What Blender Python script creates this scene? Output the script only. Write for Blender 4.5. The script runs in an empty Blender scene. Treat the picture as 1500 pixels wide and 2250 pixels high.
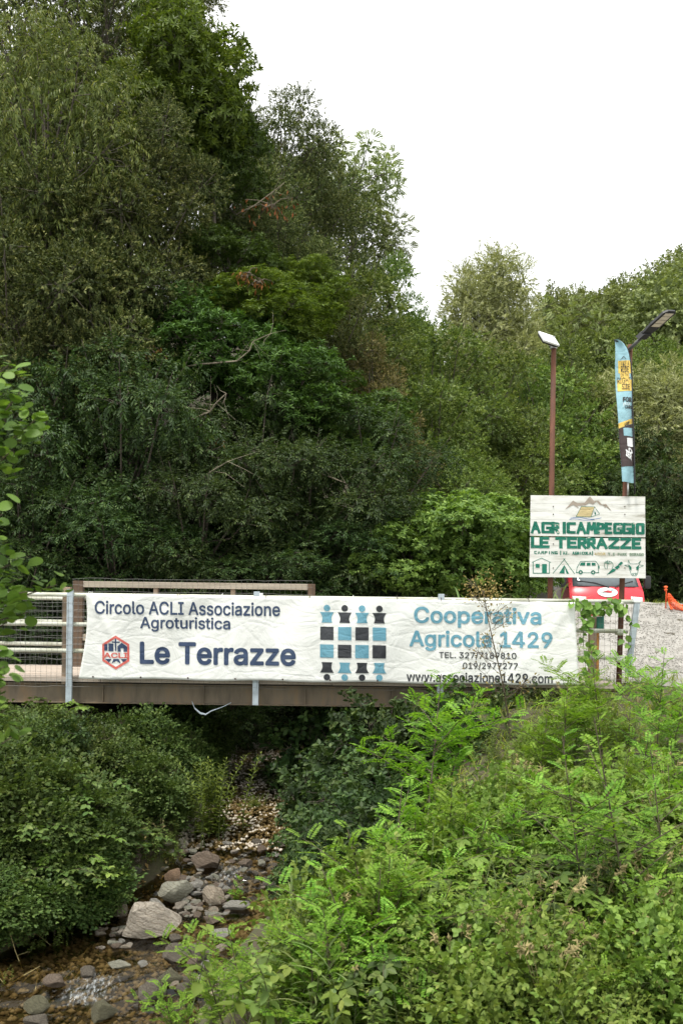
import bpy, bmesh, math, os
import numpy as np
from mathutils import Vector, Matrix, noise as mnoise

# ------------------------------------------------------------------ camera, sky, sun, exposure
SC = bpy.context.scene
COL = SC.collection
FPX, CX, HY, ROLL, CAMZ = 2187.0, 750.0, 1307.0, math.radians(0.75), 1.04
cam_d = bpy.data.cameras.new('camera'); cam = bpy.data.objects.new('camera', cam_d); COL.objects.link(cam)
cam.location = (0, 0, CAMZ); cam.rotation_euler = (math.radians(90), -ROLL, 0)
cam_d.sensor_fit = 'HORIZONTAL'; cam_d.sensor_width = 24.0; cam_d.lens = 24.0 * FPX / 1500.0
cam_d.shift_y = (HY - 1125.0) / 1500.0
cam_d.clip_start = 0.1; cam_d.clip_end = 2000
cam_d.dof.use_dof = True; cam_d.dof.focus_distance = 12.5; cam_d.dof.aperture_fstop = 4.5
SC.camera = cam

SUN_EL, SUN_AZ = math.radians(70), math.radians(215)      # azimuth clockwise from +Y
world = bpy.data.worlds.new('World'); SC.world = world; world.use_nodes = True
wn = world.node_tree; wn.nodes.clear()
w_out = wn.nodes.new('ShaderNodeOutputWorld'); w_bg = wn.nodes.new('ShaderNodeBackground')
w_sky = wn.nodes.new('ShaderNodeTexSky'); w_sky.sky_type = 'NISHITA'; w_sky.sun_disc = False
w_sky.sun_elevation = SUN_EL; w_sky.sun_rotation = SUN_AZ
w_tc = wn.nodes.new('ShaderNodeTexCoord'); w_nz = wn.nodes.new('ShaderNodeTexNoise')
w_nz.inputs['Scale'].default_value = 1.6; w_nz.inputs['Detail'].default_value = 5
w_rmp = wn.nodes.new('ShaderNodeValToRGB')
w_rmp.color_ramp.elements[0].position = 0.3; w_rmp.color_ramp.elements[0].color = (8.3, 8.75, 8.7, 1)
w_rmp.color_ramp.elements[1].position = 0.7; w_rmp.color_ramp.elements[1].color = (11.0, 11.0, 10.8, 1)
w_mix = wn.nodes.new('ShaderNodeMixRGB'); w_mix.inputs[0].default_value = 0.95
wn.links.new(w_tc.outputs['Generated'], w_nz.inputs['Vector']); wn.links.new(w_nz.outputs['Fac'], w_rmp.inputs[0])
wn.links.new(w_sky.outputs[0], w_mix.inputs[1]); wn.links.new(w_rmp.outputs[0], w_mix.inputs[2])
wn.links.new(w_mix.outputs[0], w_bg.inputs['Color']); w_bg.inputs['Strength'].default_value = 0.05
wn.links.new(w_bg.outputs[0], w_out.inputs['Surface'])

sun_d = bpy.data.lights.new('sun', 'SUN'); sun_d.energy = 1.5; sun_d.angle = math.radians(12); sun_d.color = (1.0, 0.96, 0.89)
sun = bpy.data.objects.new('sun', sun_d); COL.objects.link(sun)
sdir = Vector((math.sin(SUN_AZ) * math.cos(SUN_EL), math.cos(SUN_AZ) * math.cos(SUN_EL), math.sin(SUN_EL)))
sun.rotation_euler = (-sdir).to_track_quat('-Z', 'Y').to_euler(); sun.location = sdir * 60

SC.view_settings.view_transform = 'Standard'; SC.view_settings.look = 'None'
SC.view_settings.exposure = 1.68; SC.view_settings.gamma = 1.0
SC.render.engine = 'CYCLES'
cy = SC.cycles
cy.use_denoising = True; cy.max_bounces = 6; cy.diffuse_bounces = 3; cy.glossy_bounces = 3
cy.transmission_bounces = 4; cy.transparent_max_bounces = 6; cy.use_adaptive_sampling = True
cy.adaptive_threshold = 0.02; cy.sample_clamp_indirect = 6

# ------------------------------------------------------------------ helpers
_CR, _SR = math.cos(ROLL), math.sin(ROLL)
def P(px, py, Y):
    u = (px - CX) / FPX; v = -(py - HY) / FPX
    return np.array([(u * _CR - v * _SR) * Y, Y, CAMZ + (u * _SR + v * _CR) * Y])

def rngs(s): return np.random.default_rng(s)

def np_mesh(name, V, Fc, attr=None, smooth=False):
    """V (n,3); Fc (m,k) array or list of such arrays / of lists"""
    me = bpy.data.meshes.new(name)
    V = np.asarray(V, dtype=np.float32)
    if isinstance(Fc, np.ndarray): Fc = [Fc]
    loops = []; starts = []; tot = 0
    for f in Fc:
        if isinstance(f, np.ndarray):
            m, k = f.shape
            loops.append(f.reshape(-1)); starts.append(tot + np.arange(m) * k); tot += m * k
        else:
            loops.append(np.array(f)); starts.append(np.array([tot])); tot += len(f)
    loops = np.concatenate(loops).astype(np.int32); starts = np.concatenate(starts).astype(np.int32)
    me.vertices.add(len(V)); me.vertices.foreach_set('co', V.reshape(-1))
    me.loops.add(len(loops)); me.loops.foreach_set('vertex_index', loops)
    me.polygons.add(len(starts)); me.polygons.foreach_set('loop_start', starts)
    if attr:
        for nm, a in attr.items():
            at = me.attributes.new(nm, 'FLOAT', 'POINT'); at.data.foreach_set('value', np.asarray(a, dtype=np.float32))
    me.update(calc_edges=True); me.validate()
    if smooth: me.polygons.foreach_set('use_smooth', np.ones(len(me.polygons), dtype=bool))
    return me

def link(name, me, mat=None, parent=None, loc=None):
    o = bpy.data.objects.new(name, me); COL.objects.link(o)
    if mat is not None and me is not None and len(me.materials) == 0: me.materials.append(mat)
    if parent is not None: o.parent = parent
    if loc is not None: o.location = loc
    return o

def empty(name, loc=(0, 0, 0), rz=0.0):
    o = bpy.data.objects.new(name, None); COL.objects.link(o); o.location = loc; o.rotation_euler = (0, 0, rz)
    o.empty_display_size = 0.1
    return o

def tag(o, label, cat, group=None):
    o['label'] = label; o['category'] = cat
    if group: o['group'] = group
    return o

def structure(o): o['kind'] = 'structure'; return o
def stuff(o): o['kind'] = 'stuff'; return o

class MB:
    """collects shapes -> one mesh"""
    def __init__(s): s.V = []; s.F = []; s.n = 0
    def add(s, V, F):
        V = [tuple(v) for v in V]; s.V += V
        s.F += [[i + s.n for i in f] for f in F]; s.n += len(V); return s
    def box(s, lo, hi):
        x0, y0, z0 = lo; x1, y1, z1 = hi
        return s.add([(x0,y0,z0),(x1,y0,z0),(x1,y1,z0),(x0,y1,z0),(x0,y0,z1),(x1,y0,z1),(x1,y1,z1),(x0,y1,z1)],
                     [(0,3,2,1),(4,5,6,7),(0,1,5,4),(1,2,6,5),(2,3,7,6),(3,0,4,7)])
    def obox(s, c, ax, ay, az):
        c = np.array(c, float); ax, ay, az = [np.array(a, float) for a in (ax, ay, az)]
        V = [c + i*ax + j*ay + k*az for k in (-1,1) for (i,j) in ((-1,-1),(1,-1),(1,1),(-1,1))]
        return s.add(V, [(0,3,2,1),(4,5,6,7),(0,1,5,4),(1,2,6,5),(2,3,7,6),(3,0,4,7)])
    def tube(s, pts, rad, n=8, cap=True):
        pts = [np.array(p, float) for p in pts]
        if np.isscalar(rad): rad = [rad] * len(pts)
        V = []; prev = None
        for i, p in enumerate(pts):
            d = pts[min(i+1, len(pts)-1)] - pts[max(i-1, 0)]; d = d / (np.linalg.norm(d) + 1e-9)
            if prev is None:
                a = np.array([0, 0, 1.0]) if abs(d[2]) < .9 else np.array([1.0, 0, 0])
            else: a = prev
            u = a - d * a.dot(d); u /= np.linalg.norm(u) + 1e-9; w = np.cross(d, u); prev = u
            for k in range(n):
                t = 2 * math.pi * k / n
                V.append(p + rad[i] * (math.cos(t) * u + math.sin(t) * w))
        F = []
        for i in range(len(pts) - 1):
            for k in range(n):
                a = i*n + k; b = i*n + (k+1) % n
                F.append((a, b, b + n, a + n))
        if cap:
            F.append(tuple(range(n))[::-1]); F.append(tuple(range((len(pts)-1)*n, len(pts)*n)))
        return s.add(V, F)
    def prism(s, poly, d):
        """poly 3d points (ccw from front), d extrude vector to the back"""
        n = len(poly); d = np.array(d, float); V = [np.array(p, float) for p in poly]
        V = V + [p + d for p in V]
        F = [tuple(range(n)), tuple(range(n, 2*n))[::-1]]
        for i in range(n):
            j = (i + 1) % n; F.append((i, i + n, j + n, j))
        return s.add(V, F)
    def mesh(s, name, smooth=False, bevel=0.0):
        me = bpy.data.meshes.new(name); me.from_pydata([tuple(map(float, v)) for v in s.V], [], s.F); me.update()
        if bevel > 0:
            bm = bmesh.new(); bm.from_mesh(me)
            bmesh.ops.bevel(bm, geom=list(bm.edges), offset=bevel, segments=2, profile=.6, affect='EDGES', clamp_overlap=True)
            bm.to_mesh(me); bm.free()
        if smooth:
            me.polygons.foreach_set('use_smooth', np.ones(len(me.polygons), dtype=bool))
        return me
    def build(s, name, mat, parent=None, smooth=False, bevel=0.0, loc=None):
        return link(name, s.mesh(name, smooth, bevel), mat, parent, loc)

# ------------------------------------------------------------------ materials
def new_mat(name):
    m = bpy.data.materials.new(name); m.use_nodes = True; nt = m.node_tree
    b = nt.nodes['Principled BSDF']; return m, nt, b
def N(nt, t, **kw):
    n = nt.nodes.new(t)
    for k, v in kw.items():
        if k in n.inputs: n.inputs[k].default_value = v
        else: setattr(n, k, v)
    return n
def ramp(nt, stops):
    r = nt.nodes.new('ShaderNodeValToRGB'); e = r.color_ramp.elements
    while len(e) < len(stops): e.new(0.5)
    for el, (p, c) in zip(e, stops): el.position = p; el.color = (*c, 1) if len(c) == 3 else c
    return r
def tex(nt, scale, detail=4, rough=.55, coord='Object', stretch=None):
    tc = nt.nodes.new('ShaderNodeTexCoord'); nz = N(nt, 'ShaderNodeTexNoise', Scale=scale, Detail=detail, Roughness=rough)
    if stretch:
        mp = nt.nodes.new('ShaderNodeMapping'); mp.inputs['Scale'].default_value = stretch
        nt.links.new(tc.outputs[coord], mp.inputs[0]); nt.links.new(mp.outputs[0], nz.inputs['Vector'])
    else: nt.links.new(tc.outputs[coord], nz.inputs['Vector'])
    return nz
def bump(nt, b, src, strength=.4, dist=.01):
    bp = N(nt, 'ShaderNodeBump', Strength=strength, Distance=dist)
    nt.links.new(src, bp.inputs['Height']); nt.links.new(bp.outputs[0], b.inputs['Normal']); return bp

def mat_plain(name, col, rough=.6, metal=0.0, var=.15, scale=8, bmp=.15, stretch=None, spec=.5, dist=.01):
    m, nt, b = new_mat(name)
    nz = tex(nt, scale, stretch=stretch)
    c = np.array(col)
    r = ramp(nt, [(.3, tuple(c * (1 - var))), (.7, tuple(np.minimum(c * (1 + var), 1)))])
    nt.links.new(nz.outputs['Fac'], r.inputs[0]); nt.links.new(r.outputs[0], b.inputs['Base Color'])
    b.inputs['Roughness'].default_value = rough; b.inputs['Metallic'].default_value = metal
    b.inputs['Specular IOR Level'].default_value = spec
    if bmp: bump(nt, b, nz.outputs['Fac'], bmp, dist)
    return m

def mat_two(name, stops, scale, rough=.7, detail=6, stretch=None, bmp=.3, metal=0.0, dist=.01):
    m, nt, b = new_mat(name)
    nz = tex(nt, scale, detail, .62, stretch=stretch)
    r = ramp(nt, stops); nt.links.new(nz.outputs['Fac'], r.inputs[0]); nt.links.new(r.outputs[0], b.inputs['Base Color'])
    b.inputs['Roughness'].default_value = rough; b.inputs['Metallic'].default_value = metal
    if bmp: bump(nt, b, nz.outputs['Fac'], bmp, dist)
    return m

def mat_leaf(name, cols, rough=.42, trans=.3, spec=.4, tcol=None):
    """cols: list of colours picked per leaf by the 'rnd' attribute, small shift per plant"""
    m, nt, b = new_mat(name)
    at = N(nt, 'ShaderNodeAttribute', attribute_name='rnd')
    oi = nt.nodes.new('ShaderNodeObjectInfo')
    n = len(cols); cols = [(c[0] * 1.06, c[1] * 1.02, c[2] * .75) for c in cols]; spec *= .5; rough += .1
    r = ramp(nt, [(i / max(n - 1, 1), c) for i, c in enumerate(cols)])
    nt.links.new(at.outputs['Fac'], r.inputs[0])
    hs = nt.nodes.new('ShaderNodeHueSaturation')
    mr = N(nt, 'ShaderNodeMapRange'); mr.inputs['To Min'].default_value = .82; mr.inputs['To Max'].default_value = 1.18
    mh = N(nt, 'ShaderNodeMapRange'); mh.inputs['To Min'].default_value = .485; mh.inputs['To Max'].default_value = .515
    nt.links.new(oi.outputs['Random'], mr.inputs['Value']); nt.links.new(oi.outputs['Random'], mh.inputs['Value'])
    nt.links.new(mr.outputs[0], hs.inputs['Value']); nt.links.new(mh.outputs[0], hs.inputs['Hue'])
    nt.links.new(r.outputs[0], hs.inputs['Color'])
    nt.links.new(hs.outputs[0], b.inputs['Base Color'])
    b.inputs['Roughness'].default_value = rough; b.inputs['Specular IOR Level'].default_value = spec
    t = nt.nodes.new('ShaderNodeBsdfTranslucent')
    mixc = nt.nodes.new('ShaderNodeMixRGB'); mixc.blend_type = 'MULTIPLY'; mixc.inputs[0].default_value = 1
    mixc.inputs[2].default_value = (*(tcol or (1.25, 1.3, .55)), 1)
    nt.links.new(hs.outputs[0], mixc.inputs[1]); nt.links.new(mixc.outputs[0], t.inputs['Color'])
    mx = nt.nodes.new('ShaderNodeMixShader'); mx.inputs[0].default_value = trans
    out = nt.nodes['Material Output']
    nt.links.new(b.outputs[0], mx.inputs[1]); nt.links.new(t.outputs[0], mx.inputs[2]); nt.links.new(mx.outputs[0], out.inputs['Surface'])
    return m

M = {}
M['bark'] = mat_two('bark', [(.3, (.035, .028, .02)), (.7, (.12, .1, .075))], 14, .9, stretch=(1, 1, .25), bmp=.6, dist=.02)
M['twig'] = mat_plain('twig', (.09, .07, .045), .85, var=.4, scale=20)
M['deadwood'] = mat_plain('deadwood', (.2, .17, .12), .85, var=.3, scale=12)
M['stem_green'] = mat_plain('stem_green', (.1, .13, .04), .7, var=.3, scale=20)
M['stem_dry'] = mat_plain('stem_dry', (.3, .25, .11), .85, var=.3, scale=20)
M['rust'] = mat_two('rust', [(.25, (.09, .074, .054)), (.5, (.17, .135, .094)), (.66, (.21, .145, .085)), (.8, (.21, .172, .125))], 5, .85, stretch=(1.6, 1, .35), bmp=.25)
M['rust_pole'] = mat_two('rust_pole', [(.25, (.05, .022, .014)), (.5, (.11, .042, .022)), (.75, (.19, .075, .038))], 9, .8, bmp=.25, stretch=(1, 1, .3))
M['rust_dark'] = mat_plain('rust_dark', (.06, .04, .032), .8, var=.35, scale=15)
M['galv'] = mat_plain('galv', (.4, .46, .5), .5, .25, var=.15, scale=10, bmp=.05)
M['pipe'] = mat_two('pipe', [(.3, (.36, .36, .25)), (.55, (.6, .61, .52)), (.75, (.66, .67, .62))], 7, .45, bmp=.12, metal=.1, stretch=(.5, 1, 1))
M['wood'] = mat_two('wood', [(.25, (.13, .09, .06)), (.55, (.27, .2, .14)), (.8, (.36, .29, .22))], 6, .85, stretch=(1.2, 2, .12), bmp=.4)
M['wood_dark'] = mat_two('wood_dark', [(.25, (.06, .038, .024)), (.6, (.13, .085, .055)), (.8, (.2, .14, .1))], 6, .85, stretch=(2.2, 2, .15), bmp=.4)
M['wood_pale'] = mat_two('wood_pale', [(.25, (.25, .21, .16)), (.5, (.38, .33, .26)), (.8, (.5, .44, .36))], 6, .85, stretch=(.15, 3, 3), bmp=.4)
M['deck'] = mat_two('deck', [(.25, (.26, .21, .16)), (.5, (.42, .35, .29)), (.8, (.54, .47, .41))], 6, .85, stretch=(.2, 3, 3), bmp=.4)
M['wire'] = mat_plain('wire', (.14, .14, .13), .6, .5, bmp=0)
M['black'] = mat_plain('black', (.015, .015, .016), .45, var=.2, bmp=.05)
M['white_plastic'] = mat_plain('white_plastic', (.75, .77, .76), .4, var=.05, bmp=.02)
M['steel'] = mat_plain('steel', (.45, .45, .44), .4, .7, var=.15, bmp=.03)
M['glass_dark'] = mat_plain('glass_dark', (.1, .12, .13), .06, 0, var=.1, bmp=0, spec=.8)
M['red_paint'] = mat_plain('red_paint', (.62, .04, .055), .32, var=.05, scale=2, bmp=0)
M['orange_plastic'] = mat_plain('orange_plastic', (.85, .13, .03), .5, var=.12, scale=10, bmp=.05)
M['rubber'] = mat_plain('rubber', (.02, .02, .02), .8, var=.2)
M['lamp_lens'] = mat_plain('lamp_lens', (.5, .43, .33), .35, var=.08, bmp=0)
M['green_plastic'] = mat_plain('green_plastic', (.012, .11, .075), .4, var=.1, bmp=0)
M['pale_red'] = mat_plain('pale_red', (.55, .12, .1), .5, var=.1, bmp=0)

def banner_mat(name, cols, scale=3.0, worn=0.0, wearcol=(.72, .73, .7)):
    """vinyl with fine creases; print scratched through to the white where worn"""
    m, nt, b = new_mat(name)
    tc = nt.nodes.new('ShaderNodeTexCoord')
    geo = nt.nodes.new('ShaderNodeNewGeometry')
    n1 = N(nt, 'ShaderNodeTexNoise', Scale=scale, Detail=5, Roughness=.6, Distortion=.6)
    n2 = N(nt, 'ShaderNodeTexVoronoi', feature='DISTANCE_TO_EDGE', Scale=4.2)
    mpv = nt.nodes.new('ShaderNodeMapping'); mpv.inputs['Scale'].default_value = (.6, 1, 1.5); mpv.inputs['Rotation'].default_value = (0, .5, 0)
    nt.links.new(geo.outputs['Position'], n1.inputs['Vector'])
    mixv = nt.nodes.new('ShaderNodeMixRGB'); mixv.inputs[0].default_value = .12
    nt.links.new(geo.outputs['Position'], mixv.inputs[1]); nt.links.new(n1.outputs['Color'], mixv.inputs[2])
    nt.links.new(mixv.outputs[0], mpv.inputs[0]); nt.links.new(mpv.outputs[0], n2.inputs['Vector'])
    r = ramp(nt, [(.3, cols[0]), (.7, cols[1])]); nt.links.new(n1.outputs['Fac'], r.inputs[0])
    src = r.outputs[0]
    if worn:
        n3 = N(nt, 'ShaderNodeTexNoise', Scale=16, Detail=6, Roughness=.7)
        mp3 = nt.nodes.new('ShaderNodeMapping'); mp3.inputs['Scale'].default_value = (.6, 1, 2.2)
        nt.links.new(geo.outputs['Position'], mp3.inputs[0]); nt.links.new(mp3.outputs[0], n3.inputs['Vector'])
        rw = ramp(nt, [(.5 + .25 * (1 - worn), (0, 0, 0)), (.56 + .25 * (1 - worn), (1, 1, 1))]); nt.links.new(n3.outputs['Fac'], rw.inputs[0])
        mx = nt.nodes.new('ShaderNodeMixRGB'); nt.links.new(rw.outputs[0], mx.inputs[0]); nt.links.new(src, mx.inputs[1]); mx.inputs[2].default_value = (*wearcol, 1)
        src = mx.outputs[0]
    nt.links.new(src, b.inputs['Base Color'])
    b.inputs['Roughness'].default_value = .45; b.inputs['Specular IOR Level'].default_value = .35
    cr = ramp(nt, [(0, (0, 0, 0)), (.1, (1, 1, 1))]); nt.links.new(n2.outputs['Distance'], cr.inputs[0])
    add = N(nt, 'ShaderNodeMath', operation='MULTIPLY_ADD'); add.inputs[1].default_value = .07
    nt.links.new(cr.outputs[0], add.inputs[0]); nt.links.new(n1.outputs['Fac'], add.inputs[2])
    bump(nt, b, add.outputs[0], .6, .045)
    return m
M['vinyl'] = banner_mat('vinyl', [(.68, .685, .65), (.77, .78, .755)], 2.2)
M['ink_navy'] = banner_mat('ink_navy', [(.025, .045, .1), (.045, .07, .13)], worn=.25)
M['ink_black'] = banner_mat('ink_black', [(.02, .022, .028), (.045, .048, .055)], worn=.22)
M['ink_teal'] = banner_mat('ink_teal', [(.1, .27, .36), (.15, .34, .43)], worn=.2)
M['ink_red'] = banner_mat('ink_red', [(.55, .1, .08), (.62, .16, .13)], worn=.45)
M['sign_green'] = banner_mat('sign_green', [(.0, .11, .07), (.01, .17, .11)], worn=.5, wearcol=(.6, .57, .48))
M['sign_green_faded'] = banner_mat('sign_green_faded', [(.1, .2, .14), (.25, .3, .22)], worn=.55, wearcol=(.62, .6, .52))
M['sign_brown'] = banner_mat('sign_brown', [(.3, .25, .2), (.36, .3, .25)], worn=.2)
M['sign_tan'] = banner_mat('sign_tan', [(.5, .4, .2), (.55, .45, .25)], worn=.15)
M['sign_blue'] = banner_mat('sign_blue', [(.04, .1, .3), (.1, .2, .4)], worn=.2)
M['sign_wood'] = mat_two('sign_wood', [(.27, (.24, .21, .16)), (.37, (.54, .53, .48)), (.5, (.7, .695, .66)), (.8, (.76, .76, .73))], 5, .7, stretch=(.5, 1, 3.0), bmp=.35)
M['sail_blue'] = banner_mat('sail_blue', [(.26, .46, .53), (.32, .53, .6)], 2)
M['sail_yellow'] = banner_mat('sail_yellow', [(.78, .52, .1), (.85, .6, .16)], 2)
M['sail_brown'] = banner_mat('sail_brown', [(.05, .033, .032), (.075, .052, .05)], 2)
M['sail_white'] = banner_mat('sail_white', [(.75, .76, .76), (.8, .8, .8)], 2)
M['sail_ink'] = banner_mat('sail_ink', [(.03, .03, .035), (.05, .045, .04)], 2)

# ------------------------------------------------------------------ terrain
def lut(x, xs_, ys_): return np.interp(x, xs_, ys_)
def sst(x, a, b):
    t = np.clip((x - a) / (b - a), 0, 1); return t * t * (3 - 2 * t)
def stream_x(y): return lut(y, [0, 5, 8, 9, 10, 11, 13, 16, 18, 22, 30, 50, 150], [-3.2, -2.7, -2.25, -1.95, -1.5, -1.05, -.85, -.95, -.6, .6, 3.0, 8, 30])
def stream_w(y): return lut(y, [0, 8, 9.5, 10.4, 11, 13, 14, 30], [1.0, .95, .8, .62, .4, .36, .36, .6])
def bed_z(y): return lut(y, [0, 5, 7.4, 8.3, 8.7, 10.2, 10.5, 10.9, 11.3, 12, 13, 16, 22, 50, 150], [-2.9, -2.75, -2.6, -2.5, -2.36, -2.26, -2.18, -2.0, -1.87, -1.62, -1.52, -1.42, -1.2, -.3, 3])
def water_z(y): return bed_z(y) + .07
def terr(x, y, rough=True):
    x = np.asarray(x, float); y = np.asarray(y, float)
    b = bed_z(y); xs = stream_x(y); w = stream_w(y)
    # left hill
    s = np.maximum(xs - w - .25 - x, 0)
    slope = .62 + .55 * sst(y, 14.5, 18.5)
    lef = slope * np.maximum(s - .2, 0) + .25 * sst(s, 0, .3)
    over = np.maximum(lef - 13, 0); lef = lef - over * .6
    near = 1 - sst(y, 14.6, 16.0)
    lef = np.where(near > 0, lef * (1 - near) + np.minimum(lef, 1.2 + .02 * s) * near, lef)
    # right bank and terrace
    r = np.maximum(x - (xs + w + .1), 0)
    top = lut(y, [-5, 0, 5, 8, 10.5, 11.6, 12.6, 45, 60, 130, 160], [-1.9, -1.9, -1.6, -1.05, -.5, -.22, -.07, 0, 4.5, 36, 42])
    ramp_ = (lut(y, [12.6, 19.2, 21.5, 24, 44, 46], [0, .95, .95, .3, .3, .3])) * sst(x, 2.4, 3.8)
    up = .2 * sst(r, 0, .3) + .72 * r
    rgt = np.minimum(b + up, top + ramp_)
    z = np.where(s > 0, b + lef, np.where(r > 0, rgt, b - .1 * np.clip(1 - np.abs((x - xs) / w), 0, 1)))
    far = np.maximum(x - 13, 0) * .55 * sst(y, 38, 56)
    z = z + far
    if rough:
        n = np.sin(x * 2.3 + 1.3 * np.sin(y * 1.1)) * np.cos(y * 2.1 + np.sin(x * 1.7)) * .05 + np.sin(x * 7.1 + y * 3) * np.sin(y * 6.3 - x * 2) * .02
        z = z + n * np.clip(np.minimum(s + r, 1) * 1.2, .15, 1) * np.where((y > 12.3) & (x > 3), .35, 1)
    return z
def tz(x, y): return float(terr(x, y))

def axis(stops):
    out = []
    for (a, b, st) in stops: out.append(np.arange(a, b, st))
    return np.concatenate(out + [np.array([stops[-1][1]])])
gx = axis([(-60, -14, 3), (-14, -6, .6), (-6, 6, .12), (6, 14, .5), (14, 80, 3)])
gy = axis([(-6, 4, .8), (4, 18, .12), (18, 30, .5), (30, 160, 2.5)])
X, Yg = np.meshgrid(gx, gy)
Z = terr(X, Yg)
nx, ny = len(gx), len(gy)
idx = np.arange(nx * ny).reshape(ny, nx)
quads = np.stack([idx[:-1, :-1], idx[:-1, 1:], idx[1:, 1:], idx[1:, :-1]], -1).reshape(-1, 4)
ground_mat = mat_two('soil', [(.2, (.03, .024, .016)), (.45, (.07, .055, .035)), (.6, (.06, .065, .025)), (.8, (.14, .11, .07))], 3.5, .95, 8, bmp=.8, dist=.04)
ground = structure(link('ground', np_mesh('ground', np.stack([X, Yg, Z], -1).reshape(-1, 3), quads, smooth=True), ground_mat))

# gravel lot sheet over the terrace and ramp
gravel_mat = mat_two('gravel', [(.25, (.22, .205, .185)), (.45, (.29, .275, .25)), (.6, (.34, .325, .3)), (.75, (.26, .245, .22))], 4, .95, 12, bmp=.9, dist=.03)
lx = axis([(3.0, 9.5, .12), (9.5, 30, 1.2)]); ly = axis([(12.75, 24, .12), (24, 47, 1.0)])
LX, LY = np.meshgrid(lx, ly)
edge = .25 * np.sin(LY * 2.1) + .18 * np.sin(LY * 5.3 + 1)
LXs = LX + edge * np.clip(1 - (LX - 3.0) / 1.2, 0, 1)
LYs = LY + (.12 * np.sin(LX * 2.7) + .1 * np.sin(LX * 7.1)) * np.clip(1 - (LY - 12.75) / .8, 0, 1)
LZ = terr(LXs, LYs) + .012 + .035 * np.sin(LXs * 3.1 + LYs) * np.sin(LYs * 2.2) * sst(LYs, 13, 14) + .02 * np.sin(LXs * 9.1) * np.sin(LYs * 8.3 + LXs)* sst(LYs, 13, 14)+.03* sst(LYs, 13, 14)
nlx, nly = len(lx), len(ly); li = np.arange(nlx * nly).reshape(nly, nlx)
lot = structure(link('gravel_lot', np_mesh('gravel_lot', np.stack([LXs, LYs, LZ], -1).reshape(-1, 3),
      np.stack([li[:-1, :-1], li[:-1, 1:], li[1:, 1:], li[1:, :-1]], -1).reshape(-1, 4), smooth=True), gravel_mat))

# water
wx = np.linspace(-1, 1, 41); wy = axis([(3, 8, .12), (8, 16, .045), (16, 30, .5)])
WU, WY = np.meshgrid(wx, wy)
WX = stream_x(WY) + WU * (stream_w(WY) + .28)
def rip(x, y):
    fast = np.exp(-((y - 8.5) / .45) ** 2) + np.exp(-((y - 10.75) / .4) ** 2)
    return (np.sin(x * 13 + 3 * np.sin(y * 7)) * np.sin(y * 17 + 2 * np.sin(x * 9)) * .006 + np.sin(x * 31 + y * 11) * np.sin(y * 37 - x * 17) * .003) * (1 + 4 * fast), fast
RZ, FAST = rip(WX, WY)
foam = np.clip(FAST * .95, 0, 1) * np.clip(1 - np.abs(WU) * .9, 0, 1)
WZ = water_z(WY) + RZ
nwx, nwy = len(wx), len(wy); wi = np.arange(nwx * nwy).reshape(nwy, nwx)
wm, nt, b = new_mat('stream_water')
at = N(nt, 'ShaderNodeAttribute', attribute_name='foam')
nz = tex(nt, 30, 6, .75, stretch=(1.3, .45, 1)); rz2 = N(nt, 'ShaderNodeMath', operation='MULTIPLY'); nt.links.new(at.outputs['Fac'], rz2.inputs[0]); nt.links.new(nz.outputs['Fac'], rz2.inputs[1])
fr = ramp(nt, [(.42, (0, 0, 0)), (.75, (.7, .7, .7))]); nt.links.new(rz2.outputs[0], fr.inputs[0])
gl = N(nt, 'ShaderNodeBsdfGlossy', Roughness=.07); gl.inputs['Color'].default_value = (.95, .97, .97, 1)
tr = nt.nodes.new('ShaderNodeBsdfTransparent'); tr.inputs['Color'].default_value = (.56, .5, .36, 1)
fre = N(nt, 'ShaderNodeFresnel', IOR=1.4)
nb = tex(nt, 16, 4, .6, stretch=(1, .7, 1)); bp = N(nt, 'ShaderNodeBump', Strength=.35, Distance=.02); nt.links.new(nb.outputs['Fac'], bp.inputs['Height'])
nt.links.new(bp.outputs[0], gl.inputs['Normal']); nt.links.new(bp.outputs[0], fre.inputs['Normal'])
m1 = nt.nodes.new('ShaderNodeMixShader'); nt.links.new(fre.outputs[0], m1.inputs[0]); nt.links.new(tr.outputs[0], m1.inputs[1]); nt.links.new(gl.outputs[0], m1.inputs[2])
b.inputs['Base Color'].default_value = (.75, .78, .78, 1); b.inputs['Roughness'].default_value = .6
m2 = nt.nodes.new('ShaderNodeMixShader'); nt.links.new(fr.outputs[0], m2.inputs[0]); nt.links.new(m1.outputs[0], m2.inputs[1]); nt.links.new(b.outputs[0], m2.inputs[2])
nt.links.new(m2.outputs[0], nt.nodes['Material Output'].inputs['Surface'])
water = structure(link('stream_water', np_mesh('stream_water', np.stack([WX, WY, WZ], -1).reshape(-1, 3),
      np.stack([wi[:-1, :-1], wi[:-1, 1:], wi[1:, 1:], wi[1:, :-1]], -1).reshape(-1, 4), {'foam': foam.reshape(-1)}, smooth=True), wm))

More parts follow.
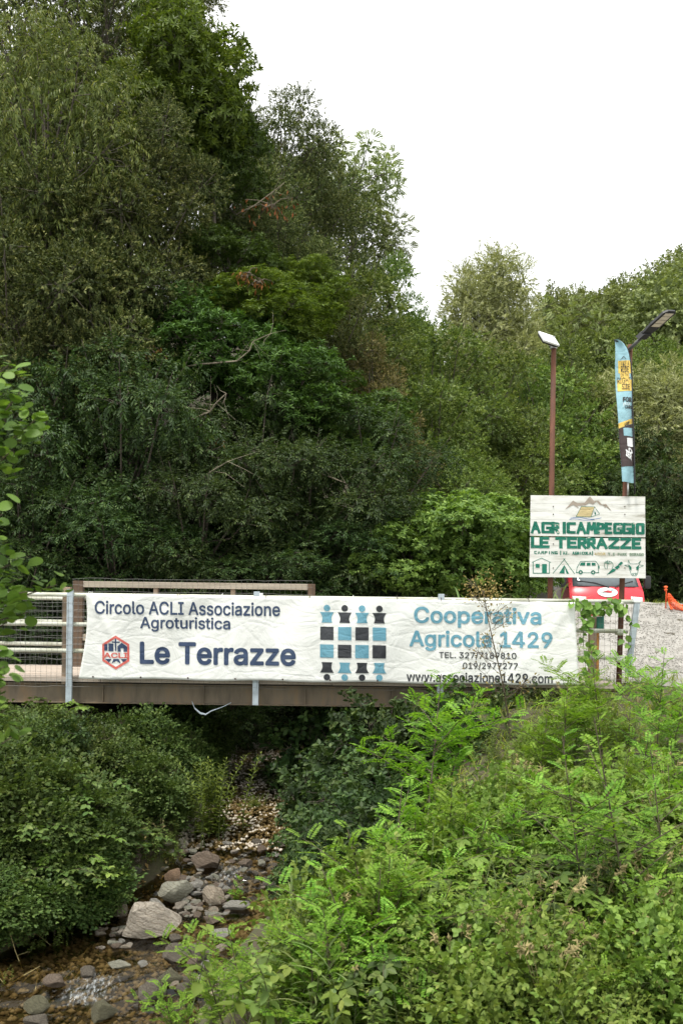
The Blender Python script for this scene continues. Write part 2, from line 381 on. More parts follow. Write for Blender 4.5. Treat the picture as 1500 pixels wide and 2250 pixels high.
# ------------------------------------------------------------------ footbridge
BY = 12.0
def wx_at(px, Y=BY): return float(P(px, HY, Y)[0])
def plank_mesh(name, lo, hi, bev=.004): return MB().box(lo, hi).mesh(name, bevel=bev)
bridge = empty('footbridge', (-1.0, 13.0, 0))
tag(bridge, 'narrow steel and timber footbridge with pipe railings over the stream', 'footbridge')
BO = Vector((1.0, -13.0, 0))     # parts use world coordinates; this undoes the parent's place
def bpart(name, mb, mat, smooth=False, bevel=0.0, parent=None):
    o = mb.build(name, mat, parent or bridge, smooth, bevel)
    if parent is None: o.location = BO
    return o
XL, XR = -5.6, 3.35
for (y0, s) in ((12.06, 1), (13.86, -1)):
    g = MB()
    zt, zb = -.075, -.315
    g.box((XL, y0, zt - .012), (XR, y0 + .11, zt)); g.box((XL, y0, zb), (XR, y0 + .11, zb + .012)); g.box((XL, y0 + .05, zb + .0121), (XR, y0 + .058, zt - .0121))
    go = bpart('girder', g, M['rust'])
    if s == 1:
        for px in (225, 448 , 672, 865, 1075):
            x = wx_at(px); st = MB().box((x - .005, y0 + .006, zb + .0125), (x + .005, y0 + .0495, zt - .0125)); bpart('stiffener', st, M['rust'], parent=go)
# deck planks lying along the bridge
pw = .15; k = 0
segs = [(XL, -2.9), (-2.893, -.1), (-.093, XR)]
rg = rngs(5)
for j in range(13):
    y0 = 12.03 + j * pw
    for i, (a, b_) in enumerate(segs):
        sh = (j % 2) * .6 if i < 2 else 0
        a2 = a + ((j % 2) * .6 if i > 0 else 0); b2 = b_ + ((j % 2) * .6 if i < 2 else 0)
        dz = rg.uniform(-.004, .004)
        bpart('plank', MB().box((a2, y0, -.058 + dz), (b2, y0 + pw - .007, dz)), M['deck'], bevel=.004)
# near and far pipe rails
def rail(z, y, x0, x1, r, dz=0): return MB().tube([(x0, y, z), ((x0 + x1) / 2, y, z - .006), (x1, y, z + dz)], r, 12)
xr_end = wx_at(1392)
for z in (1.0, .645, .325): bpart('rail', rail(z, BY, XL, xr_end - (0.0 if z > .9 else .07 if z > .5 else .13), .026), M['pipe'], True)
for z in (.94, .615, .3): bpart('rail', rail(z, 13.92, XL, 2.9, .028), M['pipe'], True)
for px in (-252, 157, 565, 968):
    x = wx_at(px)
    bpart('rail_post', MB().box((x - .036, 11.925, -.3), (x + .036, 11.972, 1.065)), M['galv'], bevel=.004)
for px in (-252, 157, 565, 968):
    x = wx_at(px) + .5
    bpart('rail_post', MB().box((x - .03, 13.95, -.28), (x + .03, 13.99, 1.0)), M['galv'], bevel=.004)
# slanting end post
pa, pb = P(1399, 1324, 11.95), P(1379, 1478, 11.95)
bpart('rail_post', MB().obox((pa + pb) / 2, (.034, 0, 0), (0, .022, 0), (pa - pb) / 2), M['galv'], bevel=.004)
bpart('end_cap', MB().box((pa[0] - .05, 11.92, pa[2] + .003), (pa[0] + .045, 12.03, pa[2] + .045)), M['white_plastic'], bevel=.004)
for (px, py) in ((1361, 1327), (1361, 1390), (1361, 1450)):
    p = P(px, py, 12.0); c = MB().tube([(p[0] - .035, 12.0, p[2]), (p[0] + .035, 12.0, p[2])], .036, 12); c.tube([(p[0], 12.03, p[2] - .03), (p[0], 12.03, p[2] + .03)], .052, 12)
    bpart('pipe_clamp', c, M['pipe'], True)
# timber posts and the timber frame on the far side
p = P(147, 1290, 12.06); bpart('timber_post', MB().box((p[0] - .05, 12.05, -.09), (p[0] + .045, 12.14, p[2])), M['wood'], bevel=.006)
FY = 13.72
zt = float(P(160, 1276, FY)[2]); xa = wx_at(160, FY); xb = wx_at(692, FY)
bpart('timber_post', MB().box((xa, FY, .0), (xa + .135, FY + .12, zt)), M['wood_dark'], bevel=.006)
bpart('timber_post', MB().box((xb - .1, FY, .0), (xb, FY + .12, zt - .002)), M['wood_dark'], bevel=.006)
for px in (341, 511):
    x = wx_at(px, FY); bpart('timber_post', MB().box((x - .03, FY + .02, .0), (x + .03, FY + .1, zt - .09)), M['wood'], bevel=.005)
bpart('timber_rail', MB().box((xa + .137, FY + .01, zt - .088), (xb - .102, FY + .1, zt - .004)), M['wood_pale'], bevel=.005)
bpart('timber_rail', MB().box((xa + .137, FY + .01, .36), (xb - .102, FY + .09, .45)), M['wood_pale'], bevel=.005)
# wire mesh
def wire_grid(x0, x1, z0, z1, y, sx, sz, r, seed):
    rg = rngs(seed); mb = MB()
    nzv = 5
    for x in np.arange(x0, x1, sx):
        pts = [(x + rg.normal(0, .004), y + rg.normal(0, .003), z) for z in np.linspace(z0, z1, nzv)]
        mb.tube(pts, r, 3, False)
    for z in np.arange(z0, z1 + .01, sz):
        pts = [(x, y + .003 + rg.normal(0, .003), z + rg.normal(0, .006)) for x in np.arange(x0, x1 + .1, .22)]
        mb.tube(pts, r, 3, False)
    return mb
stuff(bpart('wire_mesh', wire_grid(XL, xr_end + .02, -.1, .98, 11.917, .063, .083, .0016, 1), M['wire']))
stuff(bpart('wire_mesh', wire_grid(XL, 2.8, .0, .93, 13.885, .063, .083, .0016, 2), M['wire']))
stuff(bpart('wire_mesh', wire_grid(xa, xb, .05, zt + .035, FY - .012, .075, .09, .0016, 3), M['wire']))

# abutments
ab = MB().box((2.62, 11.98, -2.2), (3.3, 14.1, -.325)); tag(ab.build('abutment', mat_two('concrete', [(.3, (.16, .155, .14)), (.7, (.3, .29, .27))], 5, .9), bevel=.01), 'grey concrete block carrying the bridge end below the sign', 'abutment')
ab = MB().box((-5.7, 11.98, -1.6), (-4.9, 14.1, -.325)); tag(ab.build('abutment', bpy.data.materials['concrete'], bevel=.01), 'grey concrete block carrying the bridge end at the forest side', 'abutment')

# ------------------------------------------------------------------ lettering tools
try:
    FONT = bpy.data.fonts.load(os.path.join(bpy.utils.system_resource('DATAFILES'), 'fonts', 'Inter.woff2'))
except Exception:
    FONT = None
_GL = {}
def _curve2d(s):
    cu = bpy.data.curves.new('lettering_curve', 'FONT'); cu.body = s
    if FONT: cu.font = FONT
    cu.fill_mode = 'FRONT'; cu.resolution_u = 4; cu.size = 1
    ob = bpy.data.objects.new('lettering_tmp', cu); COL.objects.link(ob)
    dg = bpy.context.evaluated_depsgraph_get(); ev = ob.evaluated_get(dg); me = ev.to_mesh()
    V = np.array([v.co[:2] for v in me.vertices]); F = [list(p.vertices) for p in me.polygons]
    ev.to_mesh_clear(); bpy.data.objects.remove(ob); bpy.data.curves.remove(cu)
    return V, F
def glyph(ch):
    if ch not in _GL:
        w = lambda t: np.ptp(_curve2d(t)[0][:, 0])
        adv = w('H' + ch + 'H') - w('HH')
        if ch == ' ': V, F = np.zeros((0, 2)), []
        elif ch == '4':
            polys = [seg((.405, .73), (.06, .2), .085), seg((.03, .19), (.59, .19), .075), seg((.445, 0), (.445, .73), .085)]
            V = np.array([q for p in polys for q in p]); h9 = glyph('9')[0]; V = V * (np.ptp(h9[:, 1]) / .73); V[:, 0] *= .95; F = [[4 * i + k for k in range(4)] for i in range(3)]
        else: V, F = _curve2d(ch)
        _GL[ch] = (V, F, adv)
    return _GL[ch]
def text2d(s):
    """regular outlines of each word: list of (V, F), laid out on one line"""
    words = []; x = 0
    Vs, Fs, n = [], [], 0
    for ch in s + ' ':
        V, F, adv = glyph(ch)
        if ch == ' ':
            if Vs: words.append((np.concatenate(Vs), Fs))
            Vs, Fs, n = [], [], 0
        else: Vs.append(V + [x, 0]); Fs += [[i + n for i in f] for f in F]; n += len(V)
        x += adv
    return words
def mesh2d(name, V2, F, mapf, mat, parent):
    V = [tuple(mapf(x, y)) for x, y in V2]
    me = bpy.data.meshes.new(name); me.from_pydata(V, [], F); me.update()
    # faces towards the camera
    if len(me.polygons) and sum(p.normal.y * p.area for p in me.polygons) > 0: me.flip_normals()
    return link(name, me, mat, parent)
def put_text(s, box, mapf, mat, parent, bold=.02, name='lettering', slope=math.tan(ROLL), step=.0003):
    """each word one part; the stroke is thickened by overlaid prints a fraction of a millimetre apart"""
    words = text2d(s); lo = np.min([V.min(0) for V, F in words], 0) - bold; hi = np.max([V.max(0) for V, F in words], 0) + bold; x0, y0, x1, y1 = box
    sh = [(0, 0)] + [(bold * math.cos(k * math.pi / 4), bold * math.sin(k * math.pi / 4)) for k in range(8)] if bold > 0 else [(0, 0)]
    out = []
    for V, F in words:
        VV = []; FF = []
        for k, d in enumerate(sh):
            t = (V + d - lo) / (hi - lo); X_ = x0 + t[:, 0] * (x1 - x0); Y_ = y1 - t[:, 1] * (y1 - y0) + slope * (X_ - (x0 + x1) / 2)
            FF += [[i + len(VV) for i in f] for f in F]; VV += [tuple(mapf(a, c, k * step)) for a, c in zip(X_, Y_)]
        me = bpy.data.meshes.new(name); me.from_pydata(VV, [], FF); me.update()
        if len(me.polygons) and sum(p.normal.y * p.area for p in me.polygons) > 0: me.flip_normals()
        out.append(link(name, me, mat, parent))
    return out
def put_polys(polys, mapf, mat, parent, name='print_shape', slope=0, cx=0, step=.0003, sub=6.0):
    """flat print: outlines are cut into small faces in the plane, then laid on the sheet"""
    bm = bmesh.new()
    for i, poly in enumerate(polys):
        f = bm.faces.new([bm.verts.new((x, -(y + slope * (x - cx)), i * step)) for x, y in poly])
    bmesh.ops.triangulate(bm, faces=list(bm.faces))
    for _ in range(3):
        es = [e for e in bm.edges if e.calc_length() > sub]
        if not es: break
        bmesh.ops.subdivide_edges(bm, edges=es, cuts=1); bmesh.ops.triangulate(bm, faces=list(bm.faces))
    for v in bm.verts: v.co = mapf(v.co.x, -v.co.y, v.co.z)
    bm.normal_update()
    for f in bm.faces:
        if f.normal.y > 0: f.normal_flip()
    me = bpy.data.meshes.new(name); bm.to_mesh(me); bm.free()
    return link(name, me, mat, parent)
def seg(a, b, w, e0=.0):
    a = np.array(a, float); b = np.array(b, float); d = b - a; L = np.hypot(*d) + 1e-9; d /= L; n = np.array([-d[1], d[0]]) * w / 2
    a = a - d * e0; b = b + d * e0
    return [tuple(a + n), tuple(b + n), tuple(b - n), tuple(a - n)]
def circ(x, y, rx, ry=None, n=20): return [(x + rx * math.cos(2*math.pi*i/n), y + (ry or rx) * math.sin(2*math.pi*i/n)) for i in range(n)]

# ------------------------------------------------------------------ vinyl banner
BNY = 11.865
def ban_disp(px, py):
    u = (px - 180) / 1090.0; v = min(max((py - 1303 - 20 * u) / 185.0, 0.0), 1.0)
    d = .010 * math.cos(u * 11.3 * 2 * math.pi) * (1 - v) ** 1.5 + .016 * math.sin(u * 19 + v * 1.5) * math.sin(u * 7.3 + 1) + .008 * math.sin((u * 60 + v * 5) + 2 * math.sin(v * 4)) * math.sin(u * 9) + .007 * math.sin(u * 41 + v * 3.1) * (1 - .5 * v) + .006 * math.sin(v * 5 + u * 11)
    e = (px - 190) * .86 - (py - 1300) * .5
    d += .02 * math.exp(-(e / 7.0) ** 2) * max(0, 1 - v * .9) * math.exp(-max(0, u - .02) * 9)
    e = (1262 - px) * .7 - (py - 1320) * .55
    d += .016 * math.exp(-(e / 9.0) ** 2) * max(0, 1 - v * .9)
    return d
def BAN(px, py, off=.0): 
    p = P(px, py, BNY); p[1] -= ban_disp(px, py) + off + .008; return p
def BANT(px, py, off=0): return BAN(px, py, .004 + off * .5)
banner = empty('banner', tuple(P(720, 1500, BNY)))
tag(banner, 'long white printed vinyl banner tied along the bridge railing', 'banner')
BAO = -banner.location
def edge_l(v): return 190 - 14 * v ** 3 + 3 * math.sin(v * 5)
def edge_r(v): return 1262 + 8 * v
NU, NV = 220, 36
V = []; F = []
for layer in (0, 1):
    for j in range(NV + 1):
        v = j / NV
        for i in range(NU + 1):
            u = i / NU
            x = edge_l(v) * (1 - u) + edge_r(v) * u
            yt = 1303 + 20 * u + 2.0 * abs(math.sin(u * 14 * math.pi)) ** .7 * .8; yb = 1491 + 15 * u + 1.2 * math.sin(u * 30)
            V.append(tuple(BAN(x, yt * (1 - v) + yb * v, -.002 * layer)))
n1 = (NU + 1) * (NV + 1)
def gi(l, j, i): return l * n1 + j * (NU + 1) + i
for j in range(NV):
    for i in range(NU):
        F.append((gi(0, j, i), gi(0, j + 1, i), gi(0, j + 1, i + 1), gi(0, j, i + 1))); F.append((gi(1, j, i), gi(1, j, i + 1), gi(1, j + 1, i + 1), gi(1, j + 1, i)))
for i in range(NU):
    F.append((gi(0, 0, i), gi(0, 0, i + 1), gi(1, 0, i + 1), gi(1, 0, i))); F.append((gi(0, NV, i + 1), gi(0, NV, i), gi(1, NV, i), gi(1, NV, i + 1)))
for j in range(NV):
    F.append((gi(0, j + 1, 0), gi(0, j, 0), gi(1, j, 0), gi(1, j + 1, 0))); F.append((gi(0, j, NU), gi(0, j + 1, NU), gi(1, j + 1, NU), gi(1, j, NU)))
sm = MB(); sm.V = V; sm.F = F
o = sm.build('sheet', M['vinyl'], banner, True); o.location = BAO
def bparent(o): o.location = BAO; return o
for s, box, mt, bd in (('Circolo ACLI Associazione', (210, 1322, 615, 1352), 'ink_navy', .015), ('Agroturistica', (308, 1356, 506, 1389), 'ink_navy', .015),
                   ('Le Terrazze', (307, 1412, 650, 1462), 'ink_navy', .024),
                   ('Cooperativa', (909, 1334, 1189, 1380), 'ink_teal', .02), ('Agricola 1429', (899, 1386, 1213, 1432), 'ink_teal', .02),
                   ('TEL. 327/7189810', (964, 1433, 1134, 1449), 'ink_black', .012), ('019/2977277', (1016, 1456, 1137, 1472), 'ink_black', .012),
                   ('www.associazione1429.com', (893, 1478, 1213, 1500), 'ink_black', .016)):
    for o in put_text(s, box, BANT, M[mt], banner, bd): bparent(o)
# block figures: heads, bodies, squares
sl = math.tan(ROLL) * 1.25
cx0 = 776
teal, blk = [], []
cols = [718, 757, 795, 833]
for i, x in enumerate(cols):
    a, c = (teal, blk) if i % 2 == 0 else (blk, teal)
    a.append(circ(x, 1337, 7.2)); c.append(circ(x, 1488, 7.2)) if False else None
    def body(y0, y1, flip):
        pts = []
        for t in np.linspace(0, 1, 9):
            w = 15.5 - 7.0 * math.sin(min(t * 1.15, 1) * math.pi * .5) ** .8 + 8.0 * max(0, t - .45) ** 1.4 * 1.0
            pts.append((w, t))
        L_ = [(x - w, y0 + (y1 - y0) * t) for w, t in pts]; R_ = [(x + w, y0 + (y1 - y0) * t) for w, t in pts]
        return L_ + R_[::-1]
    a.append(body(1346, 1369, 0))
    a2 = blk if i % 2 == 0 else teal
    a2.append([(x - 14.5, 1378), (x + 14.5, 1378), (x + 14.5, 1407), (x - 14.5, 1407)])
    a.append([(x - 15, 1417), (x + 14.5, 1417), (x + 14.5, 1446), (x - 15, 1446)])
    a2.append(body(1479, 1456, 1)); a2.append(circ(x, 1489, 7.2))
bparent(put_polys(teal, BANT, M['ink_teal'], banner, 'figure_print', sl, cx0)); bparent(put_polys(blk, BANT, M['ink_black'], banner, 'figure_print', sl, cx0))
# hexagonal emblem
hx, hy = 255, 1434
hexo = [(hx + 34 * math.sin(a) , hy + 37.5 * -math.cos(a)) for a in [math.radians(60 * k) for k in range(6)]]
hexi = [(hx + 28.5 * math.sin(a), hy + 31.5 * -math.cos(a)) for a in [math.radians(60 * k) for k in range(6)]]
red = [[hexo[k], hexo[(k+1) % 6], hexi[(k+1) % 6], hexi[k]] for k in range(6)]
bparent(put_polys(red, BANT, M['ink_red'], banner, 'emblem', math.tan(ROLL), hx, 0))
navy = [seg((255, 1403), (255, 1430), 3), seg((247, 1411), (264, 1411), 3),
        [(230, 1415), (237, 1415), (237, 1430), (230, 1430)], [(239, 1414), (250, 1414), (250, 1431), (239, 1431)],
        [(259, 1420), (268, 1412), (280, 1421), (280, 1432), (272, 1432), (272, 1424), (266, 1424), (266, 1432), (259, 1432)],
        [(231, 1448), (246, 1448), (240, 1456)], [(250, 1448), (262, 1448), (266, 1458), (256, 1452), (246, 1458)], [(266, 1448), (280, 1448), (272, 1456)]]
for q in navy: bparent(put_polys([q], BANT, M['ink_navy'], banner, 'emblem_piece', math.tan(ROLL), hx))
for o in put_text('ACLI', (229, 1434, 281, 1446), BANT, M['ink_red'], banner, .025): bparent(o)
# eyelets and ties
for k in range(11):
    x = 205 + k * 104
    e = MB(); c = BAN(x, 1487 + 15 * (x - 180) / 1090, .003)
    e.tube([c, c + np.array([0, -.003, 0])], .011, 10); bparent(e.build('eyelet', M['rust_dark'], banner))
for k in range(12):
    x = 197 + k * 96.5; y = 1304 + 20 * (x - 180) / 1090
    a = BAN(x, y + 2, .003); c = np.array([a[0] + .004, 12.0, 1.0])
    pts = [a, a + np.array([0, 0, .03]), (a[0], 11.965, 1.03), (a[0], 12.0, 1.034), (a[0], 12.035, 1.0)]
    bparent(MB().tube(pts, .004, 5).build('tie', M['rust_dark'] if k % 3 else M['white_plastic'], banner))
for (px, py) in ((574, 1308), (996, 1319)):
    a = P(px, py, 11.9); bparent(MB().box((a[0] - .022, 11.87, a[2] - .02), (a[0] + .022, 11.89, a[2] + .025)).build('clip', M['white_plastic'], banner, bevel=.003))

# torn white strip under the girder
pts = [P(x, y, 12.0) for x, y in ((422, 1541), (428, 1556), (440, 1567), (452, 1570), (464, 1562), (490, 1553), (508, 1544))]
V = []; F = []
for i, p in enumerate(pts):
    w = (.004, .007, .012, .009, .006, .004, .003)[i]
    for dy in (0, .003): V += [p + np.array([0, dy, w]), p + np.array([0, dy - .03, -w])]
for i in range(len(pts) - 1):
    a = i * 4; c = a + 4
    F += [(a, a+1, c+1, c), (a+2, c+2, c+3, a+3), (a, c, c+2, a+2), (a+1, a+3, c+3, c+1)]
strip = MB(); strip.V = V; strip.F = F
tag(strip.build('plastic_strip', M['galv'], None, True), 'torn pale plastic strip hanging in a loop below the rusty girder', 'strip')

# ------------------------------------------------------------------ lamp posts, sign board, flag
def lamp_post(pxs, label, base_y):
    a, b_ = pxs; top = P(a[0], a[1], 12.13); bot = P(b_[0], b_[1], 12.13)
    d = (bot - top); ground_z = tz(bot[0], 12.13) - .3
    t = (ground_z - top[2]) / d[2]; foot = top + d * t
    e = empty('lamp_post', (foot[0], foot[1], foot[2] + .3)); tag(e, label, 'lamp post', 'rusty poles carrying the sign board')
    off = -e.location
    pole = MB().tube([foot, foot + (top - foot) * .5, top], [.034, .033, .031], 14).build('pole', M['rust_pole'], e, True); pole.location = off
    return e, off, top
lp1, off1, top1 = lamp_post(((1216, 752), (1208, 1320)), 'rusty pole topped with a tilted white solar panel behind the sign', 0)
# white tilted panel with bracket
c = P(1205, 744, 12.05)
ax = np.array([.098, .02, -.025]); ay = np.array([.027, -.04, -.066]); nrm = np.cross(ax, ay); nrm /= np.linalg.norm(nrm)
o = MB().obox(c, ax, ay, nrm * .012).build('solar_panel', M['white_plastic'], lp1, bevel=.003); o.location = off1
o = MB().obox(c + nrm * .026 * (1 if nrm[1] > 0 else -1), ax * .93, ay * .9, nrm * .011).build('panel_back', M['black'], lp1); o.location = off1
br = MB(); br.tube([(top1[0], top1[1], top1[2] - .075), (top1[0], top1[1], top1[2] - .02)], .045, 12); br.obox((top1[0] - .03, top1[1] - .03, top1[2] + .01), (.035, 0, 0), (0, .02, 0), (0, 0, .055))
br.tube([(top1[0] - .03, top1[1] - .02, top1[2]), tuple(c)], .014, 8)
o = br.build('bracket', M['steel'], lp1); o.location = off1

lp2, off2, top2 = lamp_post(((1384, 757), (1360, 1465)), 'rusty pole with a dark street lamp head behind the feather flag', 0)
r0 = P(1378, 771, 12.1); r1 = P(1418, 733, 11.98)
o = MB().tube([r0, r1], .021, 12).build('arm', M['rust_dark'] , lp2, True); o.data.materials.clear(); o.data.materials.append(mat_plain('arm_grey', (.1, .1, .1), .5, .3)); o.location = off2
Lv = np.array([.31, -.14, .29]); Wv = np.array([.165, .06, .012]); Lv_n = Lv / np.linalg.norm(Lv)
hc = P(1440, 716, 11.9); nr = np.cross(Lv_n, Wv); nr /= np.linalg.norm(nr)
if nr[1] > 0: nr = -nr      # lens side faces camera / down
hd = MB()
outline = [(-.62, -.42), (-.5, -.75), (.1, -1), (.85, -1), (1, -.6), (1, .6), (.85, 1), (.1, 1), (-.5, .75), (-.62, .42)]
def HP(u, v, n): return hc + Lv * .55 * u + Wv * .5 * v + nr * n
front = [HP(u, v, 0) for u, v in outline]
nn = np.cross(front[1] - front[0], front[2] - front[0])
if nn.dot(nr) < 0: front = front[::-1]
hd.prism(front, -nr * .035)
lamp_head = hd.build('lamp_head', M['black'], lp2, bevel=.004); lamp_head.location = off2
for kx in range(4):
    a0 = -.05 + kx * .23; q = [HP(a0, -.62, .003), HP(a0 + .2, -.62, .003), HP(a0 + .2, .7, .003), HP(a0, .7, .003)]
    nn = np.cross(q[1] - q[0], q[2] - q[0])
    if nn.dot(nr) < 0: q = q[::-1]
    o = MB().prism(q, -nr * .002).build('lens', M['lamp_lens'], lamp_head)
so = MB().obox(hc - Lv * .38 - nr * .02 , Lv * .1, Wv * .3, nr * .04).build('lamp_neck', M['black'], lp2, bevel=.004); so.location = off2

# sign board
SY = 12.045
def SGN(px, py, off=0): p = P(px, py, SY); p[1] -= .003 + off; return p
sign = empty('sign_board', tuple(P(1290, 1268, SY))); tag(sign, 'worn white wooden campsite sign with green painted letters and pictures', 'sign')
SO = -sign.location
rg = rngs(11)
def sx_l(y): return 1166 - 3 * (y - 1088) / 180
def sx_r(y): return 1417 + 1 * (y - 1088) / 180
rows = list(np.linspace(1088, 1177.5, 6)) ; rows2 = list(np.linspace(1180.5, 1268, 6))
for rws in (rows, rows2):
    for a, b_ in zip(rws[:-1], rws[1:]):
        sp = 3.0; g = .1
        q = [P(sx_l(b_) + rg.uniform(-.5, .5), b_ - g, SY), P(sx_r(b_), b_ - g + sp, SY), P(sx_r(a) + rg.uniform(-.5, .5), a + g + sp, SY), P(sx_l(a), a + g, SY)]
        q = [p + np.array([0, rg.uniform(-.0015, .0015), 0]) for p in q]
        o = MB().prism(q, (0, .024, 0)).build('plank', M['sign_wood'], sign, bevel=.0015); o.location = SO
for px in (1215, 1372):
    a = P(px, 1100, SY + .0345); c = P(px - 2, 1262, SY + .0345)
    o = MB().obox((a + c) / 2, (.03, 0, 0), (0, .009, 0), (a - c) / 2).build('batten', M['wood'], sign); o.location = SO
    for py in (1113, 1130, 1248, 1195):
        s_ = SGN(px, py, 0); o = MB().tube([s_, s_ - np.array([0, .004, 0])], .007, 8).build('screw', M['rust_dark'], sign); o.location = SO
LET = {'A': [[(0, 1), (.42, 0)], [(.42, 0), (.95, 1)], [(.2, .62), (.75, .62)]], 'G': [[(1, .08), (.08, .08)], [(.08, .08), (.08, .92)], [(.08, .92), (.95, .92)], [(.95, .92), (.95, .52)], [(.95, .52), (.5, .52)]],
       'R': [[(.08, 0), (.08, 1)], [(.08, .08), (.85, .12)], [(.85, .12), (.85, .5)], [(.85, .5), (.1, .54)], [(.4, .54), (.95, 1)]], 'I': [[(.5, 0), (.5, 1)]],
       'C': [[(1, .08), (.08, .08)], [(.08, .08), (.08, .92)], [(.08, .92), (.95, .92)]], 'M': [[(.05, 1), (.2, 0)], [(.2, 0), (.5, .65)], [(.5, .65), (.8, 0)], [(.8, 0), (.97, 1)]],
       'P': [[(.1, 0), (.1, 1)], [(.1, .08), (.9, .12)], [(.9, .12), (.9, .5)], [(.9, .5), (.1, .54)]], 'E': [[(.1, 0), (.1, 1)], [(.1, .08), (.95, .08)], [(.1, .5), (.85, .5)], [(.1, .92), (.97, .92)]],
       'O': [[(.08, .08), (.92, .08)], [(.92, .08), (.92, .92)], [(.92, .92), (.08, .92)], [(.08, .92), (.08, .08)]], 'L': [[(.1, 0), (.1, 1)], [(.1, .92), (.95, .92)]],
       'T': [[(0, .08), (1, .08)], [(.5, .08), (.5, 1)]], 'Z': [[(.05, .08), (.95, .08)], [(.95, .08), (.08, .92)], [(.08, .92), (.97, .92)]],
       'N': [[(.08, 1), (.08, 0)], [(.08, 0), (.92, 1)], [(.92, 1), (.92, 0)]], 'B': [[(.1, 0), (.1, 1)], [(.1, .06), (.8, .1)], [(.8, .1), (.8, .45)], [(.1, .5), (.9, .5)], [(.9, .5), (.9, .94)], [(.9, .94), (.1, .94)]],
       'K': [[(.1, 0), (.1, 1)], [(.9, 0), (.15, .55)], [(.4, .42), (.95, 1)]], 'D': [[(.1, 0), (.1, 1)], [(.1, .06), (.9, .3)], [(.9, .3), (.9, .75)], [(.9, .75), (.1, .94)]],
       '|': [[(.5, -.2), (.5, 1.25)]], '.': [[(.3, .9), (.5, .9)]], '4': [[(.6, 0), (.05, .65)], [(.05, .65), (.95, .65)], [(.65, .3), (.65, 1)]], '0': [[(.1, .1), (.9, .1)], [(.9, .1), (.9, .9)], [(.9, .9), (.1, .9)], [(.1, .9), (.1, .1)]],
       ' ': []}
def block_text(items, y0, y1, w, mat, rnd=.6, seed=1):
    polys = []; rg = rngs(seed)
    for ch, xa_, xb_ in items:
        for (a, b_) in LET[ch]:
            A = (xa_ + a[0] * (xb_ - xa_) + rg.uniform(-rnd, rnd) * .4, y0 + a[1] * (y1 - y0)); B = (xa_ + b_[0] * (xb_ - xa_) + rg.uniform(-rnd, rnd) * .4, y0 + b_[1] * (y1 - y0))
            polys.append(seg(A, B, w * (1.15 if abs(a[0] - b_[0]) < .2 else .95), w * .25))
    o = put_polys(polys, SGN, mat, sign, 'lettering', math.tan(ROLL) * .9, 1290, .00005); o.location = SO
def spread(s, x0, x1, gap=.28):
    n = len(s); w = (x1 - x0) / (n - gap); return [(ch, x0 + i * w, x0 + i * w + w * (1 - gap)) for i, ch in enumerate(s)]
U = 290 / 1500.0
def zx(x): return 1150 + x * U
def zy(y): return 1070 + y * U
line1 = [('A', 95, 185), ('G', 210, 312), ('R', 325, 397), ('I', 440, 480), ('C', 498, 585), ('A', 612, 702), ('M', 720, 820), ('P', 838, 908), ('E', 930, 1000), ('G', 1028, 1112), ('G', 1130, 1214), ('I', 1225, 1265), ('O', 1285, 1362)]
line2 = [('L', 92, 178), ('E', 188, 288), ('T', 366, 476), ('E', 500, 602), ('R', 622, 708), ('R', 730, 810), ('A', 838, 945), ('Z', 962, 1082), ('Z', 1098, 1215), ('E', 1236, 1330)]
block_text([(c, zx(a), zx(b_)) for c, a, b_ in line1], zy(408), zy(528), 6.3, M['sign_green'], seed=2)
block_text([(c, zx(a), zx(b_)) for c, a, b_ in line2], zy(580), zy(695), 6.6, M['sign_green'], seed=3)
block_text([(c, zx(a), zx(b_)) for c, a, b_ in spread('CAMPING', 122, 382)], zy(736), zy(768), 1.7, M['sign_green'], .3)
block_text([('|', zx(408), zx(430))], zy(736), zy(768), 1.8, M['sign_green'], .3)
block_text([(c, zx(a), zx(b_)) for c, a, b_ in spread('AZ. AGRICOLA', 448, 765)], zy(738), zy(770), 1.6, M['sign_green'], .3)
block_text([('|', zx(772), zx(790))], zy(736), zy(768), 1.8, M['sign_green'], .3)
block_text([(c, zx(a), zx(b_)) for c, a, b_ in spread('400M', 806, 925)], zy(744), zy(776), 1.3, M['sign_tan'], .3)
block_text([(c, zx(a), zx(b_)) for c, a, b_ in spread('T.E PARK BORAGO', 960, 1360)], zy(746), zy(776), 1.5, M['sign_green_faded'], .3)
# pictures: mountains, tent, waves, house, tent, van, palm and carrot, cow
def Zp(pts): return [(zx(a), zy(b_)) for a, b_ in pts]
def poly_on(polys, mat, name='picture'):
    o = put_polys(polys, SGN, mat, sign, name, math.tan(ROLL) * .6, 1290, .00008); o.location = SO
mount = [(470, 258), (560, 155), (610, 185), (690, 180), (752, 105), (800, 160), (850, 155), (890, 200), (935, 190), (998, 272), (935, 225), (920, 240), (915, 215), (860, 200), (830, 165), (785, 200), (745, 180), (700, 210), (610, 215), (625, 243), (560, 205)]
poly_on([Zp(mount)], M['sign_brown'])
poly_on([Zp([(655, 222), (805, 225), (765, 340), (595, 338)])], M['sign_tan'])
poly_on([Zp([(805, 262), (822, 300), (815, 318), (803, 300)])] + [Zp(seg(a, c, 5)) for a, c in (((655, 222), (805, 225)), ((655, 222), (595, 338)), ((595, 338), (765, 340)), ((805, 225), (765, 340)), ((805, 225), (862, 305)), ((862, 305), (765, 340)))], M['sign_green'])
def wave(x0, x1, y, amp, w):
    xs_ = np.linspace(x0, x1, 15); ys_ = [y + amp * math.sin((x - x0) / (x1 - x0) * 2.2 * math.pi + math.pi) + (10 if 0 else 0) for x in xs_]
    return [Zp(seg((xs_[i], ys_[i]), (xs_[i+1], ys_[i+1]), w, 1)) for i in range(14)]
poly_on(wave(530, 880, 356, 10, 6) + wave(520, 800, 372, 8, 5), M['sign_blue'])
